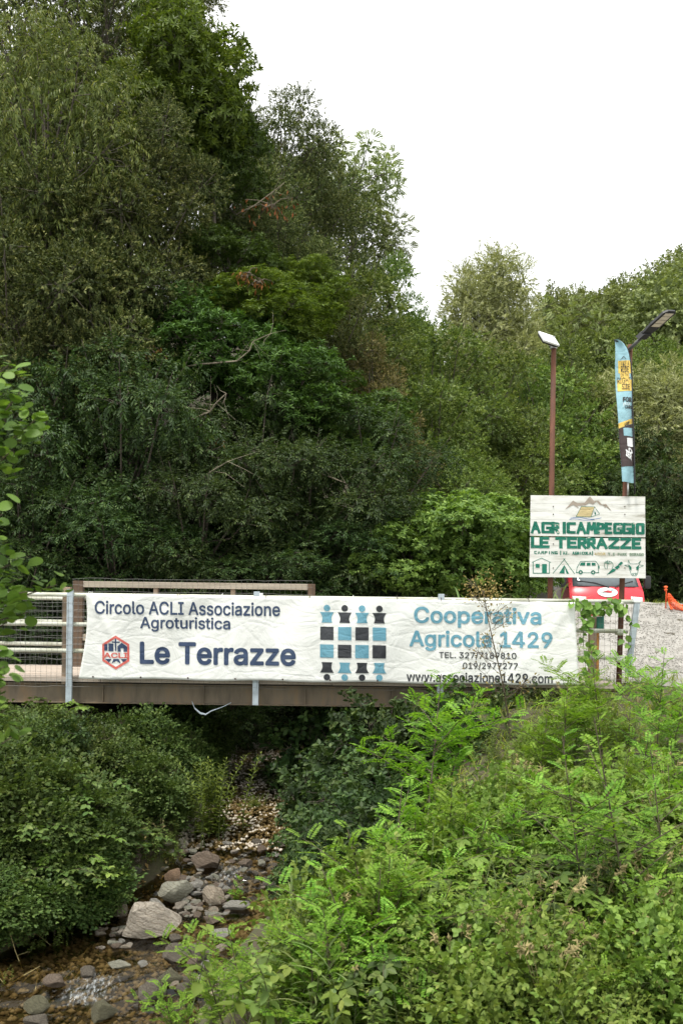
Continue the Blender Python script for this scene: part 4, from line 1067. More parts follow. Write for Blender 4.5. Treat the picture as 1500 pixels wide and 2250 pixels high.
ML['reed'] = mat_leaf('leaf_reed', [(.1, .16, .075), (.14, .21, .1), (.19, .26, .13), (.25, .32, .17)], .4, .3)
ML['dry'] = mat_leaf('leaf_dry', [(.16, .11, .06), (.26, .19, .1), (.36, .28, .16), (.45, .37, .23)], .7, .2, .2, (1, .95, .8))
ML['rusty'] = mat_leaf('leaf_rusty', [(.1, .045, .02), (.17, .075, .032), (.23, .11, .05), (.28, .15, .075)], .7, .25, .2, (1, .9, .7))
ML['ivy'] = mat_leaf('leaf_ivy', [(.02, .04, .014), (.035, .065, .02), (.055, .09, .03), (.1, .13, .05)], .35, .15)

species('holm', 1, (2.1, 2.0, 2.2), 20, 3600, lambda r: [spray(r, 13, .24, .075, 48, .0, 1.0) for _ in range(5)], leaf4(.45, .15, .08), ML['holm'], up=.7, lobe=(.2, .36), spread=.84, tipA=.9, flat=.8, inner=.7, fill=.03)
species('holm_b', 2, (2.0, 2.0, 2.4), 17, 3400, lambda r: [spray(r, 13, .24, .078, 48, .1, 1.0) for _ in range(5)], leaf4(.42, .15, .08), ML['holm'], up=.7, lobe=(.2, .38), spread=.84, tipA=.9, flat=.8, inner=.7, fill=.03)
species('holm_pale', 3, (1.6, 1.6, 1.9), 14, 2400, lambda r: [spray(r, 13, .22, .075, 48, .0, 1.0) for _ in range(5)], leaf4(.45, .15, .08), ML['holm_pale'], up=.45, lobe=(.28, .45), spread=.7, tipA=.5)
species('chestnut', 4, (2.0, 1.9, 2.2), 20, 2100, lambda r: [spray(r, 7, .28, .17, 55, .3, .15, .2, 6) for _ in range(5)], leaf6(.3, .12, .15), ML['chestnut'], up=.75, lobe=(.26, .4), spread=.78, grav=.1, flat=.6, fill=.03)
species('chestnut_dark', 14, (2.0, 1.9, 2.0), 28, 2200, lambda r: [spray(r, 7, .26, .15, 55, .35, .15, .2, 5) for _ in range(5)], leaf6(.3, .12, .15), ML['chestnut_dark'], up=.9, lobe=(.24, .4), spread=.86, grav=.05, flat=.45, inner=.72, fill=.02)
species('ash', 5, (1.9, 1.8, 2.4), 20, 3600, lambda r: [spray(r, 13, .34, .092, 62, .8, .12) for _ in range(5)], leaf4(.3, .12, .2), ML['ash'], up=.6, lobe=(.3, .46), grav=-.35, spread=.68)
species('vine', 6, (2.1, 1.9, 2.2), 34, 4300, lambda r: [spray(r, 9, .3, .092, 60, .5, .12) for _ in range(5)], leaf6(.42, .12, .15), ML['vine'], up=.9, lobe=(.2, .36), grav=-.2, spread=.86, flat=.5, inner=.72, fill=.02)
species('alder', 7, (2.1, 2.0, 2.3), 32, 4600, lambda r: [spray(r, 9, .28, .09, 55, .15, .25) for _ in range(5)], leaf4(.72, .12, .1), ML['alder'], up=.8, lobe=(.2, .36), spread=.84, flat=.62, inner=.7, fill=.03)
species('fig', 8, (2.0, 1.9, 1.9), 20, 1900, lambda r: [spray(r, 6, .28, .17, 55, .35, .15, .2, 5) for _ in range(5)], leaf6(.5, .12, .15), ML['fig'], up=.8, lobe=(.24, .4), spread=.82, flat=.65, inner=.7, fill=.03)
species('willow', 9, (2.0, 2.0, 2.5), 24, 3400, lambda r: [spray(r, 12, .45, .17, 40, .35, .4) for _ in range(5)], leaf4(.22, .1, .1), ML['willow'], up=.5, lobe=(.24, .4), spread=.75, grav=.15, fill=.12)
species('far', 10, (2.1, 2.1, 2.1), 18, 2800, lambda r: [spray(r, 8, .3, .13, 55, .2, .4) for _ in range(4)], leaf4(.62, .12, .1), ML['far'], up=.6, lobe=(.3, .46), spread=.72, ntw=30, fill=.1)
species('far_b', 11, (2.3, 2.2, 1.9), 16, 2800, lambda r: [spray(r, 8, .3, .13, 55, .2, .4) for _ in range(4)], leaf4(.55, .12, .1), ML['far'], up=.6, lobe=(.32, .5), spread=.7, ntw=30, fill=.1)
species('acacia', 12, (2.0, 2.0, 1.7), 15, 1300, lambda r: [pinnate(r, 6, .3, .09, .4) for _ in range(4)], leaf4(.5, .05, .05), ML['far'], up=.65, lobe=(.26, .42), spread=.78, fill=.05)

def tree(name, key, px, py, Y, s, zs, label, cat='tree', group=None, rz=None, lean=0, mat=None, sy=None):
    c = P(px, py, Y); cm, lm, R = SP[key]
    rg = rngs(int(px * 7 + py * 13 + Y * 31)); rz = rg.uniform(0, 6.28) if rz is None else rz
    bx, by = c[0] + rg.uniform(-.2, .2) + lean, c[1] + rg.uniform(0, .5); bz = tz(bx, by)
    e = empty(name, (bx, by, bz)); tag(e, label, cat, group)
    off = Vector((c[0] - bx, c[1] - by, c[2] - bz))
    for nm, me in (('crown', cm), ('limbs', lm)):
        o = link(nm, me, None, e); o.location = off; o.rotation_euler = (0, 0, rz); o.scale = (s, sy or s, s * zs)
    zb = off.z - R[2] * .95 * s * zs
    rb = max(.05, .075 * s)
    foot = np.array([0, 0, -.4]); topp = np.array([off.x, off.y, max(zb, -.2) + .1])
    if topp[2] > foot[2] + .2:
        mid = (foot + topp) / 2 + np.array([rg.uniform(-.12, .12), 0, 0])
        MB().tube([foot, mid, topp], [rb * 1.7, rb * 1.15, rb], 9).build('trunk', M['bark'], e, True)
    return e

H = 'grey green holm oak crown on the steep wooded slope'; GH = 'holm oaks on the wooded slope'
CH = 'leafy chestnut on the dark slope above the footbridge'; GC = 'chestnuts on the wooded slope'
VI = 'dark leafy ash sapling crowding the slope behind the bridge'; GV = 'dark saplings behind the bridge'
AL = 'mid green alder standing beyond the stream'; GA = 'alders beyond the stream'
FAR = 'rounded green tree on the far wooded hill'; GF = 'trees on the far hill'
T_ = [
 # upper left canopy
 ('ash_tree', 'ash', 105, 330, 17.6, .82, 1.45, 'yellow green ash with drooping leaves at the forest edge', None),
 ('holm_oak', 'holm', 235, 110, 21.5, .95, 1.2, H, GH), ('holm_oak', 'holm_b', 40, 70, 21, 1.0, 1.2, H, GH), ('holm_oak', 'holm', 350, 60, 26, .8, 1.0, H, GH),
 ('holm_oak', 'holm', 60, 330, 24, .95, 1.2, H, GH), ('holm_oak', 'holm_b', 170, 300, 24.5, .9, 1.3, H, GH), ('holm_oak', 'holm', 120, 470, 22, .85, 1.1, H, GH), ('holm_oak', 'holm_b', 560, 420, 27, .7, 1.2, H, GH), ('holm_oak', 'holm', 640, 480, 27.5, .75, 1.2, H, GH),
 ('chestnut_tree', 'chestnut', 395, 200, 20.0, .72, 1.15, 'bright green chestnut crown standing out against the sky', None),
 ('chestnut_tree', 'chestnut_dark', 470, 330, 20.6, .52, 1.1, CH, GC),
 ('holm_oak', 'holm_b', 625, 370, 26, .72, 1.25, 'tall grey olive holm oak with a loose top against the sky', None),
 ('holm_oak', 'holm', 560, 520, 23.5, .75, 1.2, H, GH), ('holm_oak', 'holm_b', 720, 560, 29, .8, 1.25, H, GH), ('holm_oak', 'holm', 470, 470, 24, .9, 1.2, H, GH),
 ('robinia_tree', 'acacia', 775, 400, 33, .8, .95, 'light feathery robinia top behind the holm oaks', None), ('robinia_tree', 'acacia', 800, 520, 33, .75, .9, 'feathery robinia below the light green top on the ridge', None),
 ('holm_oak', 'holm', 310, 420, 18.8, .62, 1.2, H, GH), ('holm_oak', 'holm_b', 290, 560, 18.2, .75, 1.0, H, GH), ('holm_oak', 'holm', 150, 560, 18, .8, 1.1, H, GH),
 ('holm_oak', 'holm_b', 40, 680, 17, .85, 1.1, H, GH), ('holm_oak', 'holm', 230, 730, 17.4, .7, 1.1, H, GH), ('holm_oak', 'holm_b', 90, 860, 17, .6, 1.1, H, GH),
 # middle of the slope
 ('chestnut_tree', 'chestnut', 585, 690, 18.6, .6, .55, CH, GC), ('chestnut_tree', 'chestnut_dark', 500, 590, 19.6, .5, .8, CH, GC), ('chestnut_tree', 'chestnut', 680, 640, 20, .42, .7, CH, GC),
 ('chestnut_tree', 'chestnut_dark', 470, 760, 18.2, .62, .8, CH, GC), ('chestnut_tree', 'chestnut_dark', 600, 860, 18, .62, .8, CH, GC), ('chestnut_tree', 'chestnut_dark', 740, 930, 18.6, .6, .8, CH, GC),
 ('holm_oak', 'holm', 690, 760, 21.5, .62, 1.0, H, GH), ('holm_oak', 'holm', 620, 600, 22.5, .6, 1.0, H, GH),
 ('alder_tree', 'alder', 840, 715, 30, .6, 1.45, AL, GA), ('alder_tree', 'alder', 780, 780, 25, .7, 1.2, AL, GA), ('alder_tree', 'alder', 895, 805, 29.5, .5, 1.2, AL, GA),
 ('holm_oak', 'holm_pale', 812, 860, 21.2, .5, 1.25, 'pale flowering holm oak above the light green bush', None), ('holm_oak', 'holm_pale', 878, 1010, 20, .48, 1.05, 'short pale olive holm oak beside the light green bush', None),
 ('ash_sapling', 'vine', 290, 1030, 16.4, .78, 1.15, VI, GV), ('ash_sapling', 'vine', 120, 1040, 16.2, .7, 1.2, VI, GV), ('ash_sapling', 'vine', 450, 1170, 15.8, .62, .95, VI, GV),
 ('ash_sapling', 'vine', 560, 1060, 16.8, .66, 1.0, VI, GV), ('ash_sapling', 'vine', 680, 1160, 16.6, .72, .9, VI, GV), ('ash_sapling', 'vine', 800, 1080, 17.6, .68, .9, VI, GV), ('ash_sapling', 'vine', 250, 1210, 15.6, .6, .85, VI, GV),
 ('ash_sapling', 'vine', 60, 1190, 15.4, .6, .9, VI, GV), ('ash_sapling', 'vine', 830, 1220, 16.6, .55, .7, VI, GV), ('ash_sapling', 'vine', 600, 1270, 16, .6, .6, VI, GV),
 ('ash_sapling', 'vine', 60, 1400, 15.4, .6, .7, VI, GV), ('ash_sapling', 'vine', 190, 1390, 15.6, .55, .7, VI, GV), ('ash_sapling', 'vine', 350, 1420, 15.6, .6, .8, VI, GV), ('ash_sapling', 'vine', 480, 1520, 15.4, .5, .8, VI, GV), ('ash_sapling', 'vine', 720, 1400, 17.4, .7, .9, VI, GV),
 # right of the stream
 ('alder_tree', 'alder', 960, 905, 26.5, .85, 1.05, AL, GA), ('alder_tree', 'alder', 1060, 960, 28, .85, 1.2, AL, GA), ('alder_tree', 'alder', 940, 1010, 24, .7, 1.1, AL, GA), ('alder_tree', 'alder', 1120, 1080, 27, .75, 1.0, AL, GA), ('alder_tree', 'alder', 1000, 1120, 22, .6, .9, AL, GA), ('alder_tree', 'alder', 880, 930, 28, .7, 1.2, AL, GA),
 ('fig_bush', 'fig', 1035, 1190, 16.4, .56, .82, 'light green broad leaved bush behind the white banner', None), ('fig_bush', 'fig', 900, 1235, 16.2, .42, .8, 'smaller broad leaved bush left of the light green bush', None), ('fig_bush', 'fig', 1110, 1250, 16.8, .4, .8, 'low broad leaved bush beside the sign pole', None),
 ('willow_tree', 'willow', 1075, 725, 46, 1.05, 1.4, 'tall silvery willow rising against the sky', None), ('willow_tree', 'willow', 1110, 850, 45, 1.0, 1.0, 'lower silvery willow below the tall one', None),
 ('alder_tree', 'alder', 1205, 910, 37, 1.0, 1.15, AL, GA), ('alder_tree', 'alder', 1200, 1000, 34, 1.1, 1.2, AL, GA), ('alder_tree', 'alder', 1300, 960, 39, 1.0, 1.2, AL, GA), ('alder_tree', 'alder', 1250, 1110, 33, 1.0, 1.0, AL, GA), ('alder_tree', 'alder', 1160, 1180, 30, .7, .9, AL, GA),
 ('robinia_tree', 'acacia', 1235, 775, 52, 1.35, 1.1, 'broad feathery robinia behind the white solar panel', None), ('alder_tree', 'alder', 1425, 870, 47, 1.1, 1.1, AL, GA), ('alder_tree', 'alder', 1330, 830, 52, 1.0, 1.1, AL, GA),
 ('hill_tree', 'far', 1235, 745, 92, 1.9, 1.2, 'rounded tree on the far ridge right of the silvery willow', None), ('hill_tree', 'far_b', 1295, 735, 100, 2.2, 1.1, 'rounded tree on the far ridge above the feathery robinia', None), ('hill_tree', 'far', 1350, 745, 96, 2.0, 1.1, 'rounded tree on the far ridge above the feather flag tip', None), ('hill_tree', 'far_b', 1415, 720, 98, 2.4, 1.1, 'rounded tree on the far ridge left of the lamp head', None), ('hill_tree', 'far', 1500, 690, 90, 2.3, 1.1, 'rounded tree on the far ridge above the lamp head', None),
 ('willow_tree', 'willow', 1435, 950, 36, 1.0, 1.0, 'rounded silvery willow right of the feather flag', None), ('willow_tree', 'willow', 1350, 960, 37, .8, 1.1, 'silvery willow behind the feather flag', None), ('willow_tree', 'willow', 1500, 1060, 35, .9, .9, 'dull silvery willow above the orange net', None),
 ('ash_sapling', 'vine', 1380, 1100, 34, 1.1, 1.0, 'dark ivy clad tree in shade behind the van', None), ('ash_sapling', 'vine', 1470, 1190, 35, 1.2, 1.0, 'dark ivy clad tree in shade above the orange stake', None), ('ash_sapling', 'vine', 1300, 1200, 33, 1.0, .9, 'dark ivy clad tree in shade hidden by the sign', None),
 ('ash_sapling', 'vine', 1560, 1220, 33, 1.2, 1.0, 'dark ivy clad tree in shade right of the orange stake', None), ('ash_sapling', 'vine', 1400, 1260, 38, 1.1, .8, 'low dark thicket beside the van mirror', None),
]
def zone(lab, px, py):
    if lab == VI:
        if py > 1330: return 'dark ash sapling low on the slope seen below the timber frame', 'low saplings behind the bridge'
        if px < 150: return 'dark ash sapling on the slope above the left pipe railing', 'saplings above the pipe railing'
        if px < 500: return ('dark ash sapling right above the timber frame' if py > 1100 else 'dark ash sapling below the holm oaks above the timber frame'), 'saplings above the timber frame'
        return ('dark ash sapling above the printed block figures of the banner' if px < 760 else 'dark ash sapling beside the light green bush'), 'saplings above the banner'
    if lab == H:
        if py < 200: return 'holm oak at the very top of the wooded slope', 'top holm oaks'
        if px < 180: return ('olive holm oak standing behind the drooping ash' if py < 500 else 'olive holm oak below the drooping ash'), 'holm oaks near the drooping ash'
        if px < 380: return 'olive holm oak between the drooping ash and the dark saplings', 'holm oaks of the middle slope'
        return ('grey holm oak below the bright chestnut crown' if px < 580 else 'grey holm oak on the ridge between chestnut and robinia'), 'holm oaks of the ridge'
    if lab == CH: return ('chestnut just below the bright crown' if py < 600 else 'chestnut spray half way down the dark slope' if py < 800 else 'dark chestnut low on the slope above the banner') , GC
    if lab == AL:
        if px < 930: return 'alder at the end of the wooded ridge beside the sky gap', 'alders at the ridge end'
        if px < 1150: return 'alder between the light green bush and the silvery willow', 'alders by the willow'
        return ('alder behind the pole with the white solar panel' if px < 1290 else 'alder behind the feather flag'), 'alders behind the sign poles'
    return lab, None
for (nm, key, px, py, Y, s, zs, lab, g) in T_:
    lab, g2 = zone(lab, px, py); g = g2 or g
    tree(nm, key, px, py, Y, s, zs, lab, 'bush' if 'bush' in nm else 'tree', g)
# far hill: each tree placed on the slope
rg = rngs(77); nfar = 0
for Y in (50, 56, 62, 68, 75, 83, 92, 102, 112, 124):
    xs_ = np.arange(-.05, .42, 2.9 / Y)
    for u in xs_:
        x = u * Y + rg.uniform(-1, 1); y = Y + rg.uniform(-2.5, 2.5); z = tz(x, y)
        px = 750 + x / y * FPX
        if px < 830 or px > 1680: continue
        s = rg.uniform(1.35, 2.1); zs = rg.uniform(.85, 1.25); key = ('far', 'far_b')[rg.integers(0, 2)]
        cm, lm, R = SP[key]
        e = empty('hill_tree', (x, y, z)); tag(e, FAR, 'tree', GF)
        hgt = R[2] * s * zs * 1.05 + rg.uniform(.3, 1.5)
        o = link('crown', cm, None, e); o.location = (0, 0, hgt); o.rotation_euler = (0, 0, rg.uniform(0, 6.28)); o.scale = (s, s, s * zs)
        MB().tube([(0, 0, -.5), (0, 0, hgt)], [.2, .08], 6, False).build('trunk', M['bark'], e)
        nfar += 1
print('far trees', nfar)

# dead limbs and withered leaf bunches in the slope
def dead_limb(pts, Y, r, label):
    Y -= .05; r *= .75
    q = [P(x, y, Y + dy) for x, y, dy in pts]; mb = MB(); mb.tube(q, list(np.linspace(r, r * .35, len(q))), 6)
    rg = rngs(int(pts[0][0]))
    for p in q[1:]:
        for _ in range(3):
            d = rg.normal(0, .16, 3); mb.tube([p, p + d * .6 + rg.normal(0, .03, 3), p + d * 1.4], [r * .2, r * .14, r * .06], 3, False)
    tag(mb.build('dead_branch', M['deadwood']), label, 'branch')
dead_limb([(395, 930, .8), (430, 918, .2), (462, 903, -.1), (475, 885, -.2), (497, 864, -.3)], 15.6, .028, 'bare crooked dead branch sticking up out of dark foliage')
dead_limb([(415, 1075, .8), (440, 1055, .1), (465, 1035, -.1), (500, 1014, -.3)], 15.2, .028, 'straight bare dead branch slanting above the timber rail')
dead_limb([(365, 812, .9), (440, 800, .2), (520, 793, 0), (548, 770, -.1), (555, 750, -.1), (594, 733, -.3)], 16.8, .024, 'long thin dead branch with an upturned end')
dead_limb([(545, 995, .6), (600, 1012, 0), (632, 1021, -.2)], 16, .026, 'short pale dead branch lying level among leaves')
dead_limb([(690, 1035, .6), (730, 1050, 0), (760, 1062, -.2)], 16.2, .022, 'pale dead branch sloping down to the right')
dead_limb([(520, 470, .6), (560, 450, 0), (600, 420, -.1), (625, 400, -.2)], 19, .02, 'dead twiggy limb carrying withered brown leaves')
def withered(px, py, Y, n, rpx, label):
    rg = rngs(int(px + py)); c = P(px, py, Y); r = rpx / FPX * Y
    Pn = c + rg.normal(0, 1, (n, 3)) * np.array([r, r * .5, r * .5]); d = rg.normal(0, .4, (n, 3)) + np.array([0, 0, -1])
    me = leaf_mesh('withered', [(FR(Pn, orient(d, rg.normal(0, 1, (n, 3))), rg.uniform(.07, .13, n), rg.random(n)), leaf4(.35))]); 
    e = empty('withered_branch', tuple(c)); tag(e, label, 'branch')
    o = link('leaves', me, ML['rusty'], e); o.location = -Vector(c)
    mb = MB()
    for i in range(9): 
        p = Pn[i]; mb.tube([c + rg.normal(0, .05, 3), (c + p) / 2 + np.array([0, 0, .06]), p], [.012, .008, .005], 4, False)
    o = mb.build('twigs', M['twig'], e); o.location = -Vector(c)
withered(590, 455, 18.6, 46, 34, 'large bunch of withered rust brown leaves high on the slope')
withered(540, 605, 17.6, 34, 13, 'bright rust brown bunch of hanging dead leaves')
withered(565, 622, 17.6, 18, 14, 'thin rust brown dead leaves beside the brightest bunch')
withered(257, 834, 16.2, 24, 11, 'rust brown dead leaves hanging at the dark left slope')
withered(335, 772, 17, 22, 20, 'scattered rust brown leaves along a thin branch')
withered(470, 972, 15.8, 26, 12, 'rust brown dead leaves between two bare branches')

# ------------------------------------------------------------------ bushes on the left bank and under the bridge
def trifol(rg, leaf=.06):
    fs = []
    for a in (0, 70, -70):
        t = math.radians(a); fs.append(FR([[.02, 0, 0]], orient(np.array([[math.cos(t), math.sin(t), -.15]]), np.array([[0, 0, 1.0]]) + rg.normal(0, .15, (1, 3))), [leaf * (1 if a == 0 else .85)], [np.clip(rg.normal(.45, .15), 0, 1)]))
    return fcat(fs)
def bram_spray(rg, n=7, L=.4, leaf=.06):
    t = np.linspace(.1, 1, n); side = np.where(np.arange(n) % 2 == 0, 1, -1); a = np.radians(65) * side
    Pn = np.stack([t * L, side * .03, -.3 * L * t * t], -1); d = np.stack([np.cos(a), np.sin(a), -.1 + rg.normal(0, .2, n)], -1)
    pl = FR(Pn, orient(d, np.array([0, 0, 1.0]) + rg.normal(0, .3, (n, 3))), rg.uniform(.8, 1.2, n), rg.normal(0, .12, n))
    return compose([trifol(rg, leaf) for _ in range(3)], pl, rg)
species('bramble', 21, (1.2, 1.1, .95), 16, 1300, lambda r: [bram_spray(r, 7, .45, .08) for _ in range(5)], leaf6(.68, .12, .12), ML['bramble'], 'twig', up=.75, lobe=(.2, .36), spread=.86, jit=.6, ntw=80, r0=.02)
species('bramble_light', 22, (.75, .7, .5), 11, 420, lambda r: [bram_spray(r, 7, .32, .05) for _ in range(5)], leaf6(.68, .12, .12), ML['bramble_light'], 'stem_green', up=.8, lobe=(.24, .42), spread=.78, ntw=50, r0=.012)
species('shade_fig', 23, (1.1, 1.0, 1.1), 13, 420, lambda r: [spray(r, 7, .3, .13, 55, .2, .2, .2, 3) for _ in range(5)], leaf6(.62, .12, .12), ML['vine'], 'bark', up=.65, lobe=(.26, .42), spread=.76, ntw=60, r0=.03)
species('ivy', 24, (.7, .6, .7), 10, 420, lambda r: [spray(r, 6, .25, .075, 60, .4, .2) for _ in range(5)], leaf6(.85, .1, .1), ML['ivy'], 'twig', up=.6, lobe=(.26, .42), spread=.72, ntw=40, r0=.012)

def bush(name, key, px, py, Y, s, zs, label, group=None, cat='bush', rz=None):
    c = P(px, py, Y); cm, lm, R = SP[key]; bz = min(tz(c[0], Y), c[2])
    rg = rngs(int(px * 3 + py * 5 + Y * 17)); rz = rg.uniform(0, 6.28) if rz is None else rz
    e = empty(name, (c[0], Y, bz)); tag(e, label, cat, group)
    for nm, me in (('foliage', cm), ('stems', lm)):
        o = link(nm, me, None, e); o.location = (0, 0, c[2] - bz); o.rotation_euler = (0, 0, rz); o.scale = (s, s, s * zs)
    zb = c[2] - bz - R[2] * .95 * s * zs
    if zb > 0: MB().tube([(0, 0, -.2), (.03, .02, zb * .5), (0, 0, zb + .06)], [.03, .024, .018], 6).build('stem', M['twig'], e, True)
    return e
BL = 'dense dark green bramble thicket on the left stream bank'; GBL = 'brambles on the left stream bank'
for px, py, Y, s, zs in ((20, 1760, 10.4, .6, 1.0), (110, 1800, 10.4, .55, .95), (150, 1850, 10.3, .46, .95), (205, 1900, 10.3, .3, .9), (60, 1900, 9.8, .5, .9), (150, 1940, 9.8, .4, .8), (190, 1960, 9.9, .28, .8), (265, 1870, 10.9, .24, .8), (20, 1980, 9.3, .4, .7), (200, 1780, 11.0, .34, .9)):
    bush('bramble_bush', 'bramble', px, py, Y, s, zs, BL, GBL)
for px, py, Y, s, zs in ((80, 1420, 16.2, .8, .9), (190, 1440, 16.4, .7, .9), (20, 1490, 15.6, .7, .9), (280, 1500, 15.8, .7, .9)):
    bush('bramble_bush', 'bramble', px, py, Y, s, zs, 'bramble thicket seen between the railings behind the footbridge', 'brambles behind the footbridge')
for px, py, Y, s, zs, lab in ((760, 1680, 12.7, .72, .95, 'dark broad leaved shrub under the bridge over the stream'), (850, 1750, 12.2, .6, 1.1, 'dark shrub below the bridge next to the feathery robinia'), (690, 1610, 13.6, .55, .6, 'glossy leaved shrub reaching out beneath the girder'), (660, 1700, 13.0, .35, .7, 'small leafy shrub hanging over the gravel bar'),
                              (960, 1700, 12.2, .7, 1.1, 'dark shrub in shade behind the tall feathery sapling'), (820, 1600, 14.6, .8, .9, 'dark leafy shrub deep under the bridge'), (800, 1880, 11.2, .4, .8, 'low dark shrub at the right water edge')):
    bush('shade_shrub', 'shade_fig', px, py, Y, s, zs, lab)
for px, py, Y, s in ((1050, 1720, 11.2, .55), (1100, 1740, 10.9, .5), (1000, 1760, 11.2, .5), (1110, 1600, 11.75, .62), (1190, 1590, 11.7, .55), (1075, 1650, 11.6, .55), (1140, 1670, 11.3, .55), (1030, 1650, 12.0, .45)):
    bush('ivy_clump', 'ivy', px, py, Y, s, 1.0, 'dark ivy clump growing over the bridge end below the banner', 'ivy at the bridge end', 'ivy')

def gpt(px, py, hgt=0.0):
    """ground point under a pixel (marching along the ray)"""
    Ys = np.arange(4.0, 40, .02); q = np.array([P(px, py, Y) for Y in (1.0, 2.0)]); d = q[1] - q[0]; pts = q[0] + (Ys - 1)[:, None] * d
    hit = np.where(pts[:, 2] <= terr(pts[:, 0], Ys) + hgt)[0]
    return pts[hit[0]] if len(hit) else P(px, py, 20)
def ground_bush(name, key, px, py, s, zs, label, group=None, cat='bush', up=.35):
    g = gpt(px, py); cm, lm, R = SP[key]; rg = rngs(int(px * 3 + py * 5)); e = empty(name, (g[0], g[1], tz(g[0], g[1]))); tag(e, label, cat, group)
    for nm, me in (('foliage', cm), ('stems', lm)):
        o = link(nm, me, None, e); o.location = (0, 0, R[2] * s * zs * up); o.rotation_euler = (0, 0, rg.uniform(0, 6.28)); o.scale = (s, s, s * zs)
rg = rngs(808)
for px, py, s in ((-20, 1690, .34), (50, 1680, .34), (130, 1690, .36), (210, 1700, .38), (280, 1730, .38), (340, 1770, .34), (20, 1640, .3), (110, 1640, .3), (200, 1645, .34), (300, 1660, .38), (380, 1690, .36), (430, 1720, .28), (350, 1620, .42), (430, 1640, .4), (480, 1660, .26), (390, 1760, .24)):
    key = 'bramble' if rg.random() < .5 else 'shade_fig' if rg.random() < .5 else 'ivy'
    ground_bush('bramble_bush' if key == 'bramble' else 'hanging_shrub' if key == 'shade_fig' else 'ivy_clump', key, px, py, s * (1 if key == 'bramble' else 1.0 if key == 'shade_fig' else 1.25), .95, {'bramble': 'bramble thicket on the shaded bank beneath the left girder', 'shade_fig': 'glossy dark shrub on the shaded bank beneath the left girder', 'ivy': 'ivy clump on the shaded bank beneath the left girder'}[key], {'bramble': 'brambles beneath the girder', 'shade_fig': 'dark shrubs beneath the girder', 'ivy': 'ivy beneath the girder'}[key])
for px, py, s in ((720, 1800, .5), (790, 1740, .5), (840, 1690, .5), (760, 1880, .45), (820, 1930, .36), (700, 1900, .34), (760, 1840, .42), (830, 1800, .42), (880, 1740, .42), (660, 1960, .26), (930, 1690, .42), (800, 1900, .36), (860, 1850, .36), (990, 1650, .42), (740, 1950, .3)):
    ground_bush('shade_shrub', 'shade_fig', px, py, s, 1.0, 'dark broad leaved shrub on the slope between stream and feathery saplings', 'dark shrubs on the right slope')
# willowherb clump by the gravel bar
def leafy_stem(rg, h, n, leaf, ang=40, bend=.15):
    t = np.linspace(.15, 1, n); th = np.arange(n) * 2.4 + rg.uniform(0, 6); bd = rg.normal(0, bend, 2)
    Pn = np.stack([bd[0] * h * t ** 2, bd[1] * h * t ** 2, h * t], -1); e = math.radians(ang)
    d = np.stack([np.cos(th) * math.cos(e), np.sin(th) * math.cos(e), np.full(n, math.sin(e)) + rg.normal(0, .15, n) - .5 * (1 - t)], -1)
    return FR(Pn, orient(d, np.stack([-np.cos(th) * .4, -np.sin(th) * .4, np.ones(n)], -1)), leaf * (1.2 - .7 * t) * rg.uniform(.8, 1.15, n), np.clip(.35 + .3 * t + rg.normal(0, .12, n), 0, 1)), [np.array([bd[0] * h * k ** 2, bd[1] * h * k ** 2, h * k]) for k in (-.08, .35, .7, 1)]
def stem_plant(key, seed, nstem, h, nleaf, leaf, tmpl, mat, stemmat, rad, r=.005, ang=40, lean=.25):
    rg = rngs(seed); fs = []; mb = MB()
    for i in range(nstem):
        f, pts = leafy_stem(rg, h * rg.uniform(.6, 1.1), nleaf, leaf, ang); o = np.array([*rg.normal(0, rad, 2), 0])
        f.P = f.P + o; fs.append(f); mb.tube([p + o for p in pts], [r, r * .9, r * .7, r * .3], 4, False)
    lm = leaf_mesh('leaves_' + key, [(fcat(fs), tmpl)]); lm.materials.append(mat); sm_ = mb.mesh('stems_' + key); sm_.materials.append(M[stemmat]); SP[key] = (lm, sm_, None)
PLC = {}
def plant(name, key, x, y, s, label, group, cat='plant', rz=0.0, tilt=(0, 0), zs=1.0, dz=0.0):
    lm, sm_, _ = SP[key]; e = empty(name, (x, y, tz(x, y) + dz)); tag(e, label, cat, group)
    for nm, me in (('leaves', lm), ('stems', sm_)):
        if me is None: continue
        o = link(nm, me, None, e); o.rotation_euler = (tilt[0], tilt[1], rz); o.scale = (s, s, s * zs)
    return e
stem_plant('willowherb', 31, 16, .95, 60, .12, leaf4(.24, .1, .1), ML['bramble_light'], 'stem_green', .13, .006, 35)
g = gpt(470, 1850); plant('willowherb', 'willowherb', g[0], g[1], 1.0, 'upright narrow leaved plant clump beside the gravel bar', None)
g = gpt(560, 1800); plant('willowherb', 'willowherb', g[0], g[1], .3, 'small sprig growing on the gravel bar', None)

